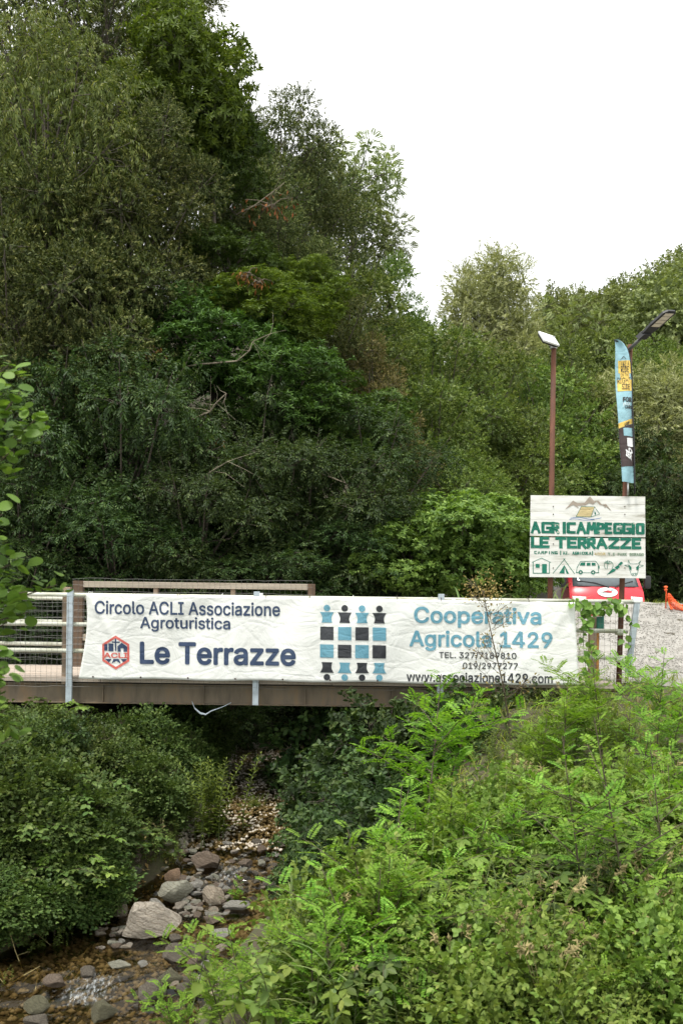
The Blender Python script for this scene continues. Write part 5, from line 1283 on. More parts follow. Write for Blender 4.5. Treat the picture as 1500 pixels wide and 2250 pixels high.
# ------------------------------------------------------------------ right bank plants
def robinia(key, seed, h, nleaf, pairs_, L, leaf, mat, spread=1.0, side=5):
    rg = rngs(seed); lv = [pinnate(rg, pairs_, L, leaf, rg.uniform(.2, .6)) for _ in range(5)]; mb = MB(); fs = []
    bd = rg.normal(0, .12, 2)
    def stem(o, d, ln, n, r, top=.1):
        pts = [o + d * ln * t + np.array([0, 0, -.12 * ln * t * t * (1 - d[2])]) for t in np.linspace(0, 1, 5)]
        mb.tube(pts, list(np.linspace(r, r * .3, 5)), 5, False)
        t = np.linspace(top, 1, n); th = np.arange(n) * 2.4 + rg.uniform(0, 6)
        Pn = np.array([np.interp(t, np.linspace(0, 1, 5), [p[k] for p in pts]) for k in range(3)]).T
        e = np.radians(rg.uniform(5, 45, n)); dd = np.stack([np.cos(th) * np.cos(e), np.sin(th) * np.cos(e), np.sin(e)], -1) + d * .35
        fs.append(compose(lv, FR(Pn, orient(dd, np.array([0, 0, 1.0]) + rg.normal(0, .25, (n, 3))), (1.15 - .45 * t) * rg.uniform(.8, 1.1, n), rg.normal(0, .1, n)), rg))
        return pts
    pts = stem(np.array([0, 0, -.1]), nrm(np.array([bd[0], bd[1], 1.0])), h, nleaf, .011, .2)
    for i in range(side):
        t = rg.uniform(.15, .75); o = pts[0] + (pts[-1] - pts[0]) * t; th = rg.uniform(0, 6.28)
        stem(o, nrm(np.array([math.cos(th) * spread, math.sin(th) * spread, .6])), h * rg.uniform(.3, .55), max(6, int(nleaf * .45)), .006)
    lm = leaf_mesh('leaves_' + key, [(fcat(fs), leaf6(.5, .05, .05))]); lm.materials.append(mat); sm_ = mb.mesh('stems_' + key); sm_.materials.append(M['twig']); SP[key] = (lm, sm_, None)
robinia('robinia_a', 41, 1.2, 26, 8, .24, .042, ML['robinia'])
robinia('robinia_b', 42, .8, 18, 7, .2, .04, ML['robinia'], 1.2, 4)
robinia('robinia_c', 43, 1.7, 34, 8, .25, .043, ML['robinia'], 1.0, 8)
robinia('robinia_d', 48, 1.7, 20, 7, .2, .04, ML['robinia'], 1.1, 7)
stem_plant('goldenrod', 44, 9, .6, 26, .085, leaf4(.24, .1, .15), ML['weed'], 'stem_green', .12, .004, 30)
stem_plant('nettle', 45, 8, .45, 16, .085, leaf6(.5, .1, .15), ML['weed'], 'stem_green', .12, .004, 10)
stem_plant('wild_mint', 46, 12, .35, 14, .05, leaf6(.6, .1, .1), ML['bramble_light'], 'stem_green', .14, .003, 20)
stem_plant('bindweed', 47, 18, .38, 11, .095, leaf6(.66, .1, .15), ML['bramble_light'], 'stem_green', .17, .003, 5)
def tuft(key, seed, n, L, w, mat, arch=.5, rad=.08, elev=(50, 88), heads=None):
    rg = rngs(seed); th = rg.uniform(0, 6.28, n); e = np.radians(rg.uniform(*elev, n))
    Pn = np.stack([rg.normal(0, rad, n), rg.normal(0, rad, n), np.full(n, -.02)], -1)
    d = np.stack([np.cos(th) * np.cos(e), np.sin(th) * np.cos(e), np.sin(e)], -1); up = np.stack([-np.cos(th) * np.sin(e), -np.sin(th) * np.sin(e), np.cos(e)], -1)
    f = FR(Pn, orient(d, up), L * rg.uniform(.5, 1.1, n), np.clip(rg.normal(.45, .2, n), 0, 1)); pr = [(f, blade(w, 5, arch))]
    me = leaf_mesh('blades_' + key, pr); me.materials.append(mat); sm_ = None
    if heads:
        mb = MB()
        for i in range(heads):
            t = rg.uniform(0, 6.28); h = L * rg.uniform(.9, 1.3); a = np.array([math.cos(t), math.sin(t), 0]) * rg.uniform(.1, .5) * h
            q = [np.zeros(3), a * .3 + [0, 0, h * .5], a * .7 + [0, 0, h * .85], a + [0, 0, h * .95]]; mb.tube(q, [.002, .002, .0018, .001], 3, False)
            for k in range(14):
                p = q[2] + (q[3] - q[2]) * rg.random() + rg.normal(0, .008, 3); mb.tube([p, p + (q[3] - q[2]) * .15 + rg.normal(0, .012, 3)], [.006, .001], 3, False)
        sm_ = mb.mesh('heads_' + key); sm_.materials.append(M['stem_dry'])
    SP[key] = (me, sm_, None)
tuft('grass', 51, 70, .4, .016, ML['grass'], .45, .1)
tuft('dry_grass', 52, 40, .45, .012, ML['dry'], .6, .1, (25, 80), 6)
def cane(key, seed, nst, h, L, w):
    rg = rngs(seed); fs = []; mb = MB()
    for i in range(nst):
        o = np.array([*rg.normal(0, .08, 2), 0]); hh = h * rg.uniform(.6, 1.1); bd = rg.normal(0, .1, 2)
        pts = [o + np.array([bd[0] * t * t * hh, bd[1] * t * t * hh, hh * t - .03]) for t in np.linspace(0, 1, 4)]; mb.tube(pts, [.007, .006, .005, .003], 5, False)
        n = 9; t = np.linspace(.2, 1, n); th = np.arange(n) * math.pi + rg.uniform(0, 6) + rg.normal(0, .3, n); e = np.radians(30 + 45 * t)
        Pn = np.stack([o[0] + bd[0] * t * t * hh, o[1] + bd[1] * t * t * hh, hh * t - .03], -1)
        d = np.stack([np.cos(th) * np.cos(e), np.sin(th) * np.cos(e), np.sin(e)], -1); up = np.stack([-np.cos(th) * np.sin(e), -np.sin(th) * np.sin(e), np.cos(e)], -1)
        fs.append(FR(Pn, orient(d, up), L * rg.uniform(.7, 1.1, n), np.clip(rg.normal(.5, .18, n), 0, 1)))
    me = leaf_mesh('blades_' + key, [(fcat(fs), blade(w, 7, .62))]); me.materials.append(ML['reed']); s2 = mb.mesh('stems_' + key); s2.materials.append(M['stem_green']); SP[key] = (me, s2, None)
cane('cane', 53, 3, .8, .5, .06)

rg = rngs(101)
LAB = {'robinia_a': ('robinia_sapling', 'bright feathery robinia sapling on the right bank', 'robinia saplings on the right bank'), 'robinia_b': ('robinia_sapling', 'bright feathery robinia sapling on the right bank', 'robinia saplings on the right bank'),
       'robinia_c': ('robinia_sapling', 'tall bright feathery robinia sapling with side shoots on the right bank', 'tall robinia saplings'),
       'robinia_d': ('robinia_sapling', 'tall loose robinia sapling on the right bank', 'tall robinia saplings'), 'goldenrod': ('goldenrod', 'upright narrow leaved green weed on the right bank', 'weeds on the right bank'), 'nettle': ('nettle', 'nettle like weed with toothed leaves on the right bank', 'nettles on the right bank'),
       'wild_mint': ('wild_mint', 'low small leaved green plant on the right bank', 'small plants on the right bank'), 'bramble_light': ('bramble_bush', 'light green bramble mound on the right bank', 'brambles on the right bank'),
       'bindweed': ('bindweed', 'broad leaved light green weed on the right bank', 'broad leaved weeds on the right bank'), 'grass': ('grass_tuft', 'green grass tuft on the right bank', 'grass tufts on the right bank'), 'dry_grass': ('dry_grass_tuft', 'straw coloured dry grass tuft on the right bank', 'dry grass tufts'), 'cane': ('cane_plant', 'cane with long arching grey green blades near the stream', 'canes near the stream')}
def put(key, px, py, s, rot=None, label=None, hgt=.0, zs=1.0, group=True, dz=0):
    g = gpt(px, py, hgt); nm, lab, gr = LAB[key]; cat = nm.split('_')[-1] if nm.split('_')[-1] in ('bush', 'sapling') else 'grass' if 'grass' in nm else 'plant'
    tilt = (rg.normal(0, .12), rg.normal(0, .12))
    plant(nm, key, g[0], g[1], s, label or lab, gr if not label else None, cat, rg.uniform(0, 6.28) if rot is None else rot, tilt, zs, dz)
# tall saplings
put('robinia_c', 930, 1880, .95, label='tallest feathery robinia sapling reaching up in front of the girder'); None
put('robinia_c', 1330, 1720, .8, label='loose robinia sapling standing below the right railing end'); put('robinia_c', 1440, 1700, .75, label='dark stemmed robinia sapling at the grassy bank top'); put('robinia_c', 1230, 1750, .7, label='robinia sapling leaning before the ivy clump')
put('robinia_a', 960, 1790, 1.0, label='slender robinia sapling overlapping the printed figures on the banner')
for px, py, s in ((520, 1950, .34), (640, 1970, .4), (740, 2060, .5), (500, 2230, .5), (560, 2240, .5), (640, 2230, .65), (400, 2240, .4), (760, 2120, .7), (700, 2180, .7), (860, 2050, .6), (740, 2240, .6), (820, 2180, .6), (640, 2160, .5), (900, 2120, .5), (1010, 1960, .6)):
    put('robinia_a' if rg.random() < .5 else 'robinia_b', px + rg.uniform(-15, 15), py + 50, s * 1.35)
for px, py, s in ((1260, 1650, .6), (1380, 1600, .55), (1470, 1620, .6), (1420, 1760, .6), (1180, 1680, .6), (1480, 1850, .6), (1300, 1880, .6), (1120, 1900, .55), (1400, 1700, .7), (1490, 1720, .7), (1340, 1800, .6), (1180, 1850, .6)):
    put('robinia_b' if rg.random() < .4 else 'robinia_a', px, py + 40, s * 1.15)
for i in range(24):
    t = rg.random(); px = 1040 - 360 * t + rg.uniform(-30, 90); py = 1890 + 370 * t + rg.uniform(-40, 40)
    put('robinia_a' if rg.random() < .4 else 'robinia_b', px, py, rg.uniform(.55, .95))
for px, py, s, lab in ((1290, 2060, .85, 'tall loose robinia sapling in front of the right bank thicket'), (1395, 2090, 1.0, 'tallest foreground robinia sapling with dark stem on the right bank'), (1475, 2040, .8, 'robinia sapling leaning at the right edge of the thicket')):
    put('robinia_d', px, py, s, label=lab)
for px, py, s in ((430, 2200, .42), (480, 2180, .45), (520, 2140, .45), (470, 2240, .5), (540, 2210, .55), (580, 2180, .55), (620, 2140, .5), (500, 2000, .28), (620, 2030, .34), (690, 2110, .55)):
    put('robinia_b', px, py, s)
# canes
for px, py, s in ((625, 2100, .62), (700, 2310, .62), (760, 2340, .68), (820, 2320, .6), (860, 2130, .6), (1000, 1900, .6)): put('cane', px, py, s)
# filling weeds
poly_r = lambda px, py: (px - 620) * .9 + (py - 1750) * .25 > 0
cnt = 0
for i in range(480):
    py = rg.uniform(1530, 2330); px = rg.uniform(560, 1680)
    lim = np.interp(py, [1530, 1650, 1800, 1950, 2100, 2330], [1180, 1095, 1030, 900, 740, 560])
    if px < lim: continue
    low = py > 1950; right = px > 1200
    w = {'goldenrod': .24, 'nettle': .16, 'wild_mint': .12, 'bramble_light': .13, 'grass': .16, 'dry_grass': .06, 'robinia_b': .2, 'bindweed': .04}
    if py < 1650: w.update(grass=.4, dry_grass=.08, goldenrod=.25)
    if low and right: w.update(dry_grass=.26, bramble_light=.16, nettle=.16, bindweed=.1, grass=.24, goldenrod=.26, wild_mint=.16)
    if px - lim < 160 and py > 1850: w.update(robinia_b=.3)
    ks = list(w); pr = np.array([w[k] for k in ks]); k = ks[rg.choice(len(ks), p=pr / pr.sum())]
    s = rg.uniform(.65, 1.4) * {'bramble_light': .62, 'robinia_b': .62}.get(k, 1)
    s *= float(np.interp(py, [1530, 1720, 1900], [.5, .62, 1.0]))
    if k == 'bramble_light':
        g = gpt(px, py); cm, lm, R = SP[k]; nm, lab, gr = LAB[k]
        e = empty(nm, (g[0], g[1], tz(g[0], g[1]))); tag(e, lab, 'bush', gr); rz = rg.uniform(0, 6.28)
        for nmm, me in (('leaves', cm), ('stems', lm)):
            o = link(nmm, me, None, e); o.location = (0, 0, .16 * s); o.rotation_euler = (rg.normal(0, .1), rg.normal(0, .1), rz); o.scale = (s, s, s)
    else: put(k, px, py, s)
    cnt += 1
print('weeds', cnt)
for px, py, s in ((1010, 2190, 1.0), (1080, 2160, 1.1), (1130, 2220, 1.2), (1200, 2180, 1.1), (1060, 2240, 1.1), (1250, 2240, 1.0), (960, 2250, 1.0), (1300, 2160, .9), (1180, 2260, 1.2), (1120, 2110, .9), (1240, 2090, .9), (1380, 2220, 1.0)):
    put('dry_grass', px, py, s)
# ground cover of grass on the bank (nobody could count it)
rg = rngs(202); n = 24000
xx = rg.uniform(-.6, 7.5, n); yy = rg.uniform(4.5, 12.9, n); keep = (xx > stream_x(yy) + stream_w(yy) + .25) & (xx < yy * .55); xx, yy = xx[keep], yy[keep]
zz = terr(xx, yy); n = len(xx); th = rg.uniform(0, 6.28, n); e = np.radians(rg.uniform(35, 85, n))
d = np.stack([np.cos(th) * np.cos(e), np.sin(th) * np.cos(e), np.sin(e)], -1); up = np.stack([-np.cos(th) * np.sin(e), -np.sin(th) * np.sin(e), np.cos(e)], -1)
gr = leaf_mesh('ground_grass', [(FR(np.stack([xx, yy, zz - .02], -1), orient(d, up), rg.uniform(.1, .28, n), np.clip(rg.normal(.4, .22, n), 0, 1)), blade(.05, 3, .5))])
go = stuff(link('grass', gr, ML['grass'])); tag(go, 'short grass covering the right bank between the weeds', 'grass')
# grass and weeds behind the bridge end, along the lot edge
n = 9000; xx = rg.uniform(1.0, 9, n); yy = rg.uniform(12.6, 23.5, n); keep = (xx < 3.6 + .3 * np.sin(yy * 3)) | (yy < 13.1) | ((yy > 19.5) & (xx > 5)); xx, yy = xx[keep], yy[keep]; n = len(xx); zz = terr(xx, yy)
th = rg.uniform(0, 6.28, n); e = np.radians(rg.uniform(40, 85, n)); d = np.stack([np.cos(th) * np.cos(e), np.sin(th) * np.cos(e), np.sin(e)], -1); up = np.stack([-np.cos(th) * np.sin(e), -np.sin(th) * np.sin(e), np.cos(e)], -1)
gr = leaf_mesh('lot_grass', [(FR(np.stack([xx, yy, zz - .01], -1), orient(d, up), rg.uniform(.08, .25, n), np.clip(rg.normal(.45, .2, n), 0, 1)), blade(.05, 3, .5))])
go = stuff(link('grass', gr, ML['grass'])); tag(go, 'grass fringe along the gravel lot behind the bridge', 'grass')
for px, Y, s, key in ((1010, 14.9, 1.3, 'cane'), (1060, 14.7, 1.2, 'cane'), (1100, 15.2, 1.1, 'cane'), (1160, 14.6, 1.0, 'goldenrod'), (1190, 14.8, 1.1, 'goldenrod'), (1230, 15.0, 1.1, 'cane'), (1130, 14.8, 1.2, 'goldenrod'), (960, 14.8, 1.2, 'nettle'), (850, 14.8, .9, 'robinia_b'), (1240, 14.4, 1.0, 'goldenrod'), (1180, 15.2, 1.2, 'cane'), (910, 14.6, 1.1, 'robinia_b')):
    x = float(P(px, HY, Y)[0]); nm = LAB[key][0]; plant(nm, key, x, Y, s, 'tall weed rising behind the top edge of the banner', 'weeds behind the banner', 'plant', px * .1, (0, .1))
# dry seed head plant in front of the banner
def seed_plant():
    rg = rngs(61); mb = MB(); fl = MB(); a = gpt(1085, 1700); z0 = tz(a[0], a[1]); Y = 10.6
    base = P(1125, 1660, Y); top = P(1068, 1300, Y); base[2] = min(base[2], tz(base[0], Y)) - .05
    e = empty('dry_thistle', tuple(base)); tag(e, 'tall dried brown seed head plant standing in front of the banner', 'plant')
    pts = [base + (top - base) * t + np.array([.03 * math.sin(t * 5), 0, 0]) for t in np.linspace(0, 1, 8)]
    mb.tube(pts, list(np.linspace(.011, .004, 8)), 6, False); Pn = []; D = []
    for i in range(26):
        t = rg.uniform(.35, 1); o = base + (top - base) * t; th = rg.uniform(0, 6.28); L = rg.uniform(.15, .42) * (1.15 - .5 * t)
        d = nrm(np.array([math.cos(th), math.sin(th) * .7, rg.uniform(.4, 1.1)])); q = o + d * L; mb.tube([o, o + d * L * .5 + [0, 0, -.02], q], [.0035, .0028, .0018], 4, False)
        for k in range(9):
            b0 = o + (q - o) * rg.uniform(.35, 1); d2 = nrm(d + rg.normal(0, .7, 3)); q2 = b0 + d2 * rg.uniform(.04, .11); mb.tube([b0, q2], [.0018, .001], 3, False)
            Pn.append(q2); D.append(d2)
    for k in range(260):
        Pn.append(top + rg.normal(0, 1, 3) * np.array([.11, .08, .1]) + [.02, 0, .02]); D.append(rg.normal(0, 1, 3))
    Pn = np.array(Pn); D = np.array(D); n = len(Pn)
    me = leaf_mesh('seed_heads', [(FR(Pn, orient(D, rg.normal(0, 1, (n, 3))), rg.uniform(.018, .04, n), np.clip(rg.normal(.35, .2, n), 0, 1)), leaf6(.5))])
    o = stuff(link('seed_heads', me, ML['dry'], e)); o.location = -Vector(base); o = mb.build('stems', M['twig'], e); o.location = -Vector(base)
    # dark old leaves low on the stem
    n = 40; t = rg.uniform(0, .35, n); Pn = base + (top - base) * t[:, None] + rg.normal(0, .06, (n, 3)); d = rg.normal(0, 1, (n, 3)) + [0, 0, -.4]
    me = leaf_mesh('old_leaves', [(FR(Pn, orient(d, rg.normal(0, 1, (n, 3)) + [0, 0, 1]), rg.uniform(.07, .13, n), rg.random(n)), leaf6(.5))]); o = link('old_leaves', me, ML['ivy'], e); o.location = -Vector(base)
seed_plant()
# climbing vine on the end of the railing
def climber():
    rg = rngs(62); e = empty('climbing_vine', tuple(P(1290, 1470, 11.9))); tag(e, 'leafy green bindweed climbing over the railing end beside the banner', 'vine')
    mb = MB(); Pn = []; D = []; U_ = []
    paths = [[(1288, 1500), (1285, 1450), (1280, 1400), (1282, 1350), (1290, 1328), (1320, 1330), (1350, 1325)], [(1300, 1440), (1292, 1400), (1296, 1360), (1288, 1335), (1268, 1322), (1250, 1325)], [(1385, 1470), (1378, 1420), (1384, 1380), (1376, 1340)], [(1300, 1330), (1340, 1340), (1370, 1328)]]
    for k, pth in enumerate(paths):
        q = [P(x, y, 11.9 - .02 * k) + rg.normal(0, .012, 3) for x, y in pth]; mb.tube(q, .003, 4, False); n = (58, 44, 14, 18)[k]
        for _ in range(n):
            t = rg.random() * (len(q) - 1); i = int(t); p = q[i] + (q[i + 1] - q[i]) * (t - i) + rg.normal(0, 1, 3) * [.035, .03, .03]
            Pn.append(p); D.append(rg.normal(0, .5, 3) + [0, -.2, -.7]); U_.append(rg.normal(0, .35, 3) + [0, -1, .5])
    n = len(Pn); me = leaf_mesh('bindweed', [(FR(np.array(Pn), orient(np.array(D), np.array(U_)), rg.uniform(.06, .13, n), np.clip(rg.normal(.5, .2, n), 0, 1)), leaf6(.75))])
    o = link('leaves', me, ML['fig'], e); o.location = -e.location; o = mb.build('stems', M['stem_green'], e); o.location = -e.location
climber()
# near alder branches reaching in from the left
def near_alder():
    rg = rngs(63); Y0 = 4.6; base = P(-260, 1307, Y0); bz = tz(base[0], Y0)
    e = empty('alder_sapling', (base[0], Y0, bz)); tag(e, 'young alder with round glossy leaves reaching in beside the railing', 'tree')
    mb = MB(); mb.tube([(base[0], Y0, bz - .2), (base[0] + .05, Y0, bz + 1.5), (base[0], Y0, CAMZ), (base[0] - .05, Y0, CAMZ + 2.0)], [.05, .045, .035, .02], 10, False)
    Pn = []; D = []; U_ = []; A = []
    twigs = [((-90, 960), (-10, 850), 3.9), ((-90, 1010), (45, 860), 3.9), ((-100, 1050), (80, 920), 4.0), ((-90, 1040), (70, 950), 4.1), ((-90, 1080), (25, 990), 3.9), ((-110, 900), (20, 800), 4.1), ((-100, 1330), (50, 1265), 4.2), ((-100, 1340), (125, 1285), 4.3), ((-100, 1370), (65, 1345), 4.3), ((-110, 1270), (40, 1235), 4.1), ((-90, 1420), (25, 1360), 4.2), ((-90, 1310), (60, 1300), 4.0),
             ((-110, 1500), (10, 1465), 3.8), ((-100, 1690), (25, 1620), 4.0), ((-110, 1650), (10, 1560), 4.0), ((-110, 1180), (5, 1130), 3.8), ((-110, 1560), (5, 1510), 3.8)]
    for a, b_, Y in twigs:
        A0 = np.array([base[0], Y0, P(a[0], a[1] + 60, Y)[2]]); p0 = P(*a, Y + .1); p1 = P(*b_, Y)
        mb.tube([A0, p0, (p0 + p1) / 2 + [0, 0, -.02], p1], [.012, .007, .005, .002], 5, False)
        n = 44
        for k in range(n):
            t = .1 + .9 * k / n; p = p0 + (p1 - p0) * t + rg.normal(0, .034, 3); th = rg.uniform(0, 6.28)
            d = nrm(p1 - p0) * .6 + np.array([math.cos(th), math.sin(th) * .7, rg.uniform(-.5, .5)]); Pn.append(p); D.append(d); U_.append(rg.normal(0, .45, 3) + [0, -.25, 1]); A.append(np.clip(.35 + .45 * t * rg.random() + rg.normal(0, .15), 0, 1))
    n = len(Pn); me = leaf_mesh('alder_leaves', [(FR(np.array(Pn), orient(np.array(D), np.array(U_)), rg.uniform(.036, .07, n), np.array(A)), leaf_round(.78))]); me.polygons.foreach_set('use_smooth', np.ones(len(me.polygons), dtype=bool))
    o = link('leaves', me, ML['alder_near'], e); o.location = -e.location; o = mb.build('branches', M['twig'], e, True); o.location = -e.location
near_alder()

# ------------------------------------------------------------------ rocks
def mat_rock(name, c, wet=0.0):
    m, nt, b = new_mat(name); c = np.array(c)
    n1 = tex(nt, 3.2, 8, .65, stretch=(1, 1.6, 2.4)); n2 = tex(nt, 14, 6, .7)
    r = ramp(nt, [(.28, tuple(c * .55)), (.45, tuple(c * .9)), (.6, tuple(c * 1.1)), (.78, tuple(c * np.array([1.25, 1.1, .9])))]); nt.links.new(n1.outputs['Fac'], r.inputs[0])
    wv = N(nt, 'ShaderNodeTexWave', Scale=1.6, Distortion=9, Detail=4); tcw = nt.nodes.new('ShaderNodeTexCoord'); mpw = nt.nodes.new('ShaderNodeMapping'); mpw.inputs['Rotation'].default_value = (.4, .9, .3)
    nt.links.new(tcw.outputs['Object'], mpw.inputs[0]); nt.links.new(mpw.outputs[0], wv.inputs['Vector']); rw = ramp(nt, [(0, (.62, .58, .52)), (.25, (1, 1, 1))]); nt.links.new(wv.outputs['Fac'], rw.inputs[0])
    mw = nt.nodes.new('ShaderNodeMixRGB'); mw.blend_type = 'MULTIPLY'; mw.inputs[0].default_value = .8; nt.links.new(r.outputs[0], mw.inputs[1]); nt.links.new(rw.outputs[0], mw.inputs[2]); r = mw
    mx = nt.nodes.new('ShaderNodeMixRGB'); mx.blend_type = 'MULTIPLY'; mx.inputs[0].default_value = .55; nt.links.new(r.outputs[0], mx.inputs[1]); nt.links.new(n2.outputs['Fac'], mx.inputs[2])
    hs = N(nt, 'ShaderNodeHueSaturation', Saturation=.8, Value=1.5); nt.links.new(mx.outputs[0], hs.inputs['Color']); nt.links.new(hs.outputs[0], b.inputs['Base Color'])
    b.inputs['Roughness'].default_value = .85 - .6 * wet
    bump(nt, b, n2.outputs['Fac'], 1.0, .05); return m
MR = {'pale': mat_rock('rock_pale', (.4, .34, .26)), 'tan': mat_rock('rock_tan', (.4, .32, .22)), 'orange': mat_rock('rock_orange', (.36, .21, .1)), 'grey': mat_rock('rock_grey', (.36, .34, .29)), 'brown': mat_rock('rock_brown', (.2, .14, .09)),
      'dark': mat_rock('rock_wet', (.17, .14, .1), .5), 'moss': mat_rock('rock_mossy', (.14, .13, .06), .3), 'green': mat_rock('rock_green', (.34, .33, .24))}
def rock_mesh(seed, sub=4, cuts=13, rough=.17):
    rg = rngs(seed); bm = bmesh.new(); bmesh.ops.create_icosphere(bm, subdivisions=sub, radius=1)
    pl = [(nrm(rg.normal(size=3)), rg.uniform(.5, .82)) for _ in range(cuts)]; off = Vector(rg.uniform(-50, 50, 3))
    for v in bm.verts:
        p = np.array(v.co)
        for n_, dd in pl:
            k = p.dot(n_) - dd
            if k > 0: p = p - n_ * k * .96
        q = Vector(p); p = p * (1 + rough * mnoise.noise(q * 1.3 + off) + rough * .35 * mnoise.noise(q * 3.7 + off) + rough * .12 * mnoise.noise(q * 9 + off)); v.co = p
    me = bpy.data.meshes.new('rock'); bm.to_mesh(me); bm.free(); me.polygons.foreach_set('use_smooth', np.ones(len(me.polygons), dtype=bool)); me.set_sharp_from_angle(angle=math.radians(24)); return me
def bedpt(px, py):
    for Y in np.arange(6.0, 22, .01):
        p = P(px, py, Y); z = water_z(Y)
        if abs(p[0] - stream_x(Y)) > stream_w(Y): z = max(z, tz(p[0], Y))
        if p[2] <= z: return p
    return P(px, py, 14)
RK = [(329, 2030, 122, 84, 'pale', 'largest smooth pale boulder at the water edge'), (338, 1992, 54, 30, 'grey', 'whitish rounded rock lying on top behind the largest boulder'), (253, 1998, 56, 44, 'tan', 'rough tan rock left of the largest boulder under leaves'), (381, 1962, 92, 58, 'green', 'wide pale greenish slab of rock by the bank'),
      (378, 1926, 44, 36, 'orange', 'orange brown block standing on the greenish slab'), (455, 1893, 76, 50, 'brown', 'broad reddish brown rock below the tall plant clump'), (470, 1968, 56, 46, 'tan', 'cream angular rock beside the stream riffle'), (516, 1990, 60, 28, 'grey', 'flat grey rock at the edge of the riffle'),
      (655, 1890, 50, 46, 'tan', 'tan rock on the right bank at the upper riffle'), (395, 1990, 36, 20, 'pale', 'small cream stone between the slab and the boulder'), (468, 2022, 52, 20, 'brown', 'low flat dark stone in calm water'), (485, 2053, 50, 20, 'grey', 'flat pointed stone awash in midstream'), (385, 2063, 34, 18, 'dark', 'small wet stone at the foot of the largest boulder'),
      (388, 2098, 66, 40, 'dark', 'dark wet rock in midstream'), (436, 2095, 56, 44, 'dark', 'black wet rock leaning on the midstream rock'), (426, 2118, 38, 24, 'brown', 'brown wet stone at the foot of the black rock'), (454, 2121, 30, 22, 'grey', 'grey wet stone below the black rock'), (485, 2083, 32, 18, 'tan', 'small tan stone in midstream'),
      (258, 2124, 62, 20, 'green', 'greenish flat stone awash above the lower riffle'), (312, 2122, 28, 12, 'grey', 'small flat stone awash beside the greenish one'), (374, 2150, 56, 38, 'moss', 'mossy rock at the lower riffle'), (329, 2182, 72, 60, 'dark', 'big dark wet rock beside the lower riffle'), (402, 2172, 44, 34, 'dark', 'dark jagged rock right of the mossy rock'),
      (194, 2138, 42, 34, 'dark', 'dark rock at the left water edge'), (224, 2228, 78, 52, 'moss', 'rounded mossy boulder in the lower pool'), (70, 2212, 70, 38, 'moss', 'mossy rock at the foot of the left bank'), (80, 2245, 60, 30, 'dark', 'wet rock at the bottom of the left bank'), (430, 1945, 46, 22, 'grey', 'grey flat stone above the cream rock'),
      (540, 1900, 34, 22, 'brown', 'brown rock beside the upper riffle'), (590, 1945, 40, 26, 'dark', 'wet dark rock splitting the upper riffle'), (575, 1865, 30, 16, 'brown', 'low stone above the upper riffle'), (590, 2135, 46, 34, 'brown', 'brown rock half under the feathery leaves'), (120, 2160, 60, 30, 'brown', 'dark earthy rock in the left bank')]
for i, (px, py, w, h, mk, lab) in enumerate(RK):
    if i: w, h = w * .86, h * .9
    g = bedpt(px, py + h * .42); k = g[1] / FPX; r = rock_mesh(300 + i); r.materials.append(MR[mk])
    o = link('boulder' if w > 50 else 'rock', r); o.location = (g[0], g[1] + w * k * .25, g[2] + h * k * .3); o.scale = (w * k * .6, w * k * .48, h * k * .62); o.rotation_euler = (0, 0, rngs(i).uniform(-.4, .4)); tag(o, lab, 'rock')
rg = rngs(404); small = [rock_mesh(700 + i, 3, 9, .15) for i in range(6)]
mats = ['pale', 'tan', 'grey', 'brown', 'green', 'dark']
for m_, mk in zip(small, mats): m_.materials.append(MR[mk])
for i in range(230):
    zone = rg.choice(4, p=[.42, .14, .08, .36])
    px, py = [(rg.uniform(385, 500), rg.uniform(1925, 2015)), (rg.uniform(215, 290), rg.uniform(2030, 2085)), (rg.uniform(200, 560), rg.uniform(2040, 2220)), (rg.uniform(400, 660), rg.uniform(1850, 1960))][zone]
    g = bedpt(px, py); s = rg.uniform(.022, .065) * (1 if zone != 2 else .8); wet = zone == 2 or (zone == 3 and px > 540)
    o = link('stone', small[5] if wet and rg.random() < .7 else small[rg.integers(0, 5)]); o.location = (g[0], g[1], g[2] + s * .05); o.scale = (s, s * .85, s * .55); o.rotation_euler = (rg.normal(0, .2), rg.normal(0, .2), rg.uniform(0, 6.28))
    tag(o, 'small rounded stone lying in or beside the stream', 'stone', 'small stones of the stream')
# pebbles of the gravel bar, the stream bed and the lot: too many to count
def pebbles(name, xs_, ys_, zs_, smin, smax, mat, label, seed):
    rg = rngs(seed); n = len(xs_); T = np.array([(1,0,0),(-1,0,0),(0,1,0),(0,-1,0),(0,0,1),(0,0,-1)], float) ; T[:, 2] *= .6
    Fc = np.array([(0,2,4),(2,1,4),(1,3,4),(3,0,4),(2,0,5),(1,2,5),(3,1,5),(0,3,5)])
    f = FR(np.stack([xs_, ys_, zs_], -1), orient(rand_dir(rg, n) * [1, 1, .3], [0, 0, 1.0]), rg.uniform(smin, smax, n) , rg.random(n)); V, Fa, A = realize(f, (T, Fc))
    o = stuff(link(name, np_mesh(name, V, Fa, {'rnd': A}, True), mat)); tag(o, label, 'gravel'); return o
def mat_peb(name, cols):
    m, nt, b = new_mat(name); at = N(nt, 'ShaderNodeAttribute', attribute_name='rnd'); r = ramp(nt, [(i / (len(cols) - 1), c) for i, c in enumerate(cols)]); nt.links.new(at.outputs['Fac'], r.inputs[0]); nt.links.new(r.outputs[0], b.inputs['Base Color']); b.inputs['Roughness'].default_value = .85; return m
rg = rngs(505)
n = 9000; yy = rg.uniform(11.2, 16, n); xx = stream_x(yy) + rg.uniform(-.8, .8, n); pebbles('gravel_bar', xx, yy, np.maximum(terr(xx, yy), water_z(yy) - .02) + .005, .012, .04, mat_peb('pebble_bar', [(.24, .21, .16), (.4, .36, .29), (.52, .47, .4), (.36, .3, .23)]), 'pale gravel bar in the stream bed beneath the bridge', 1)
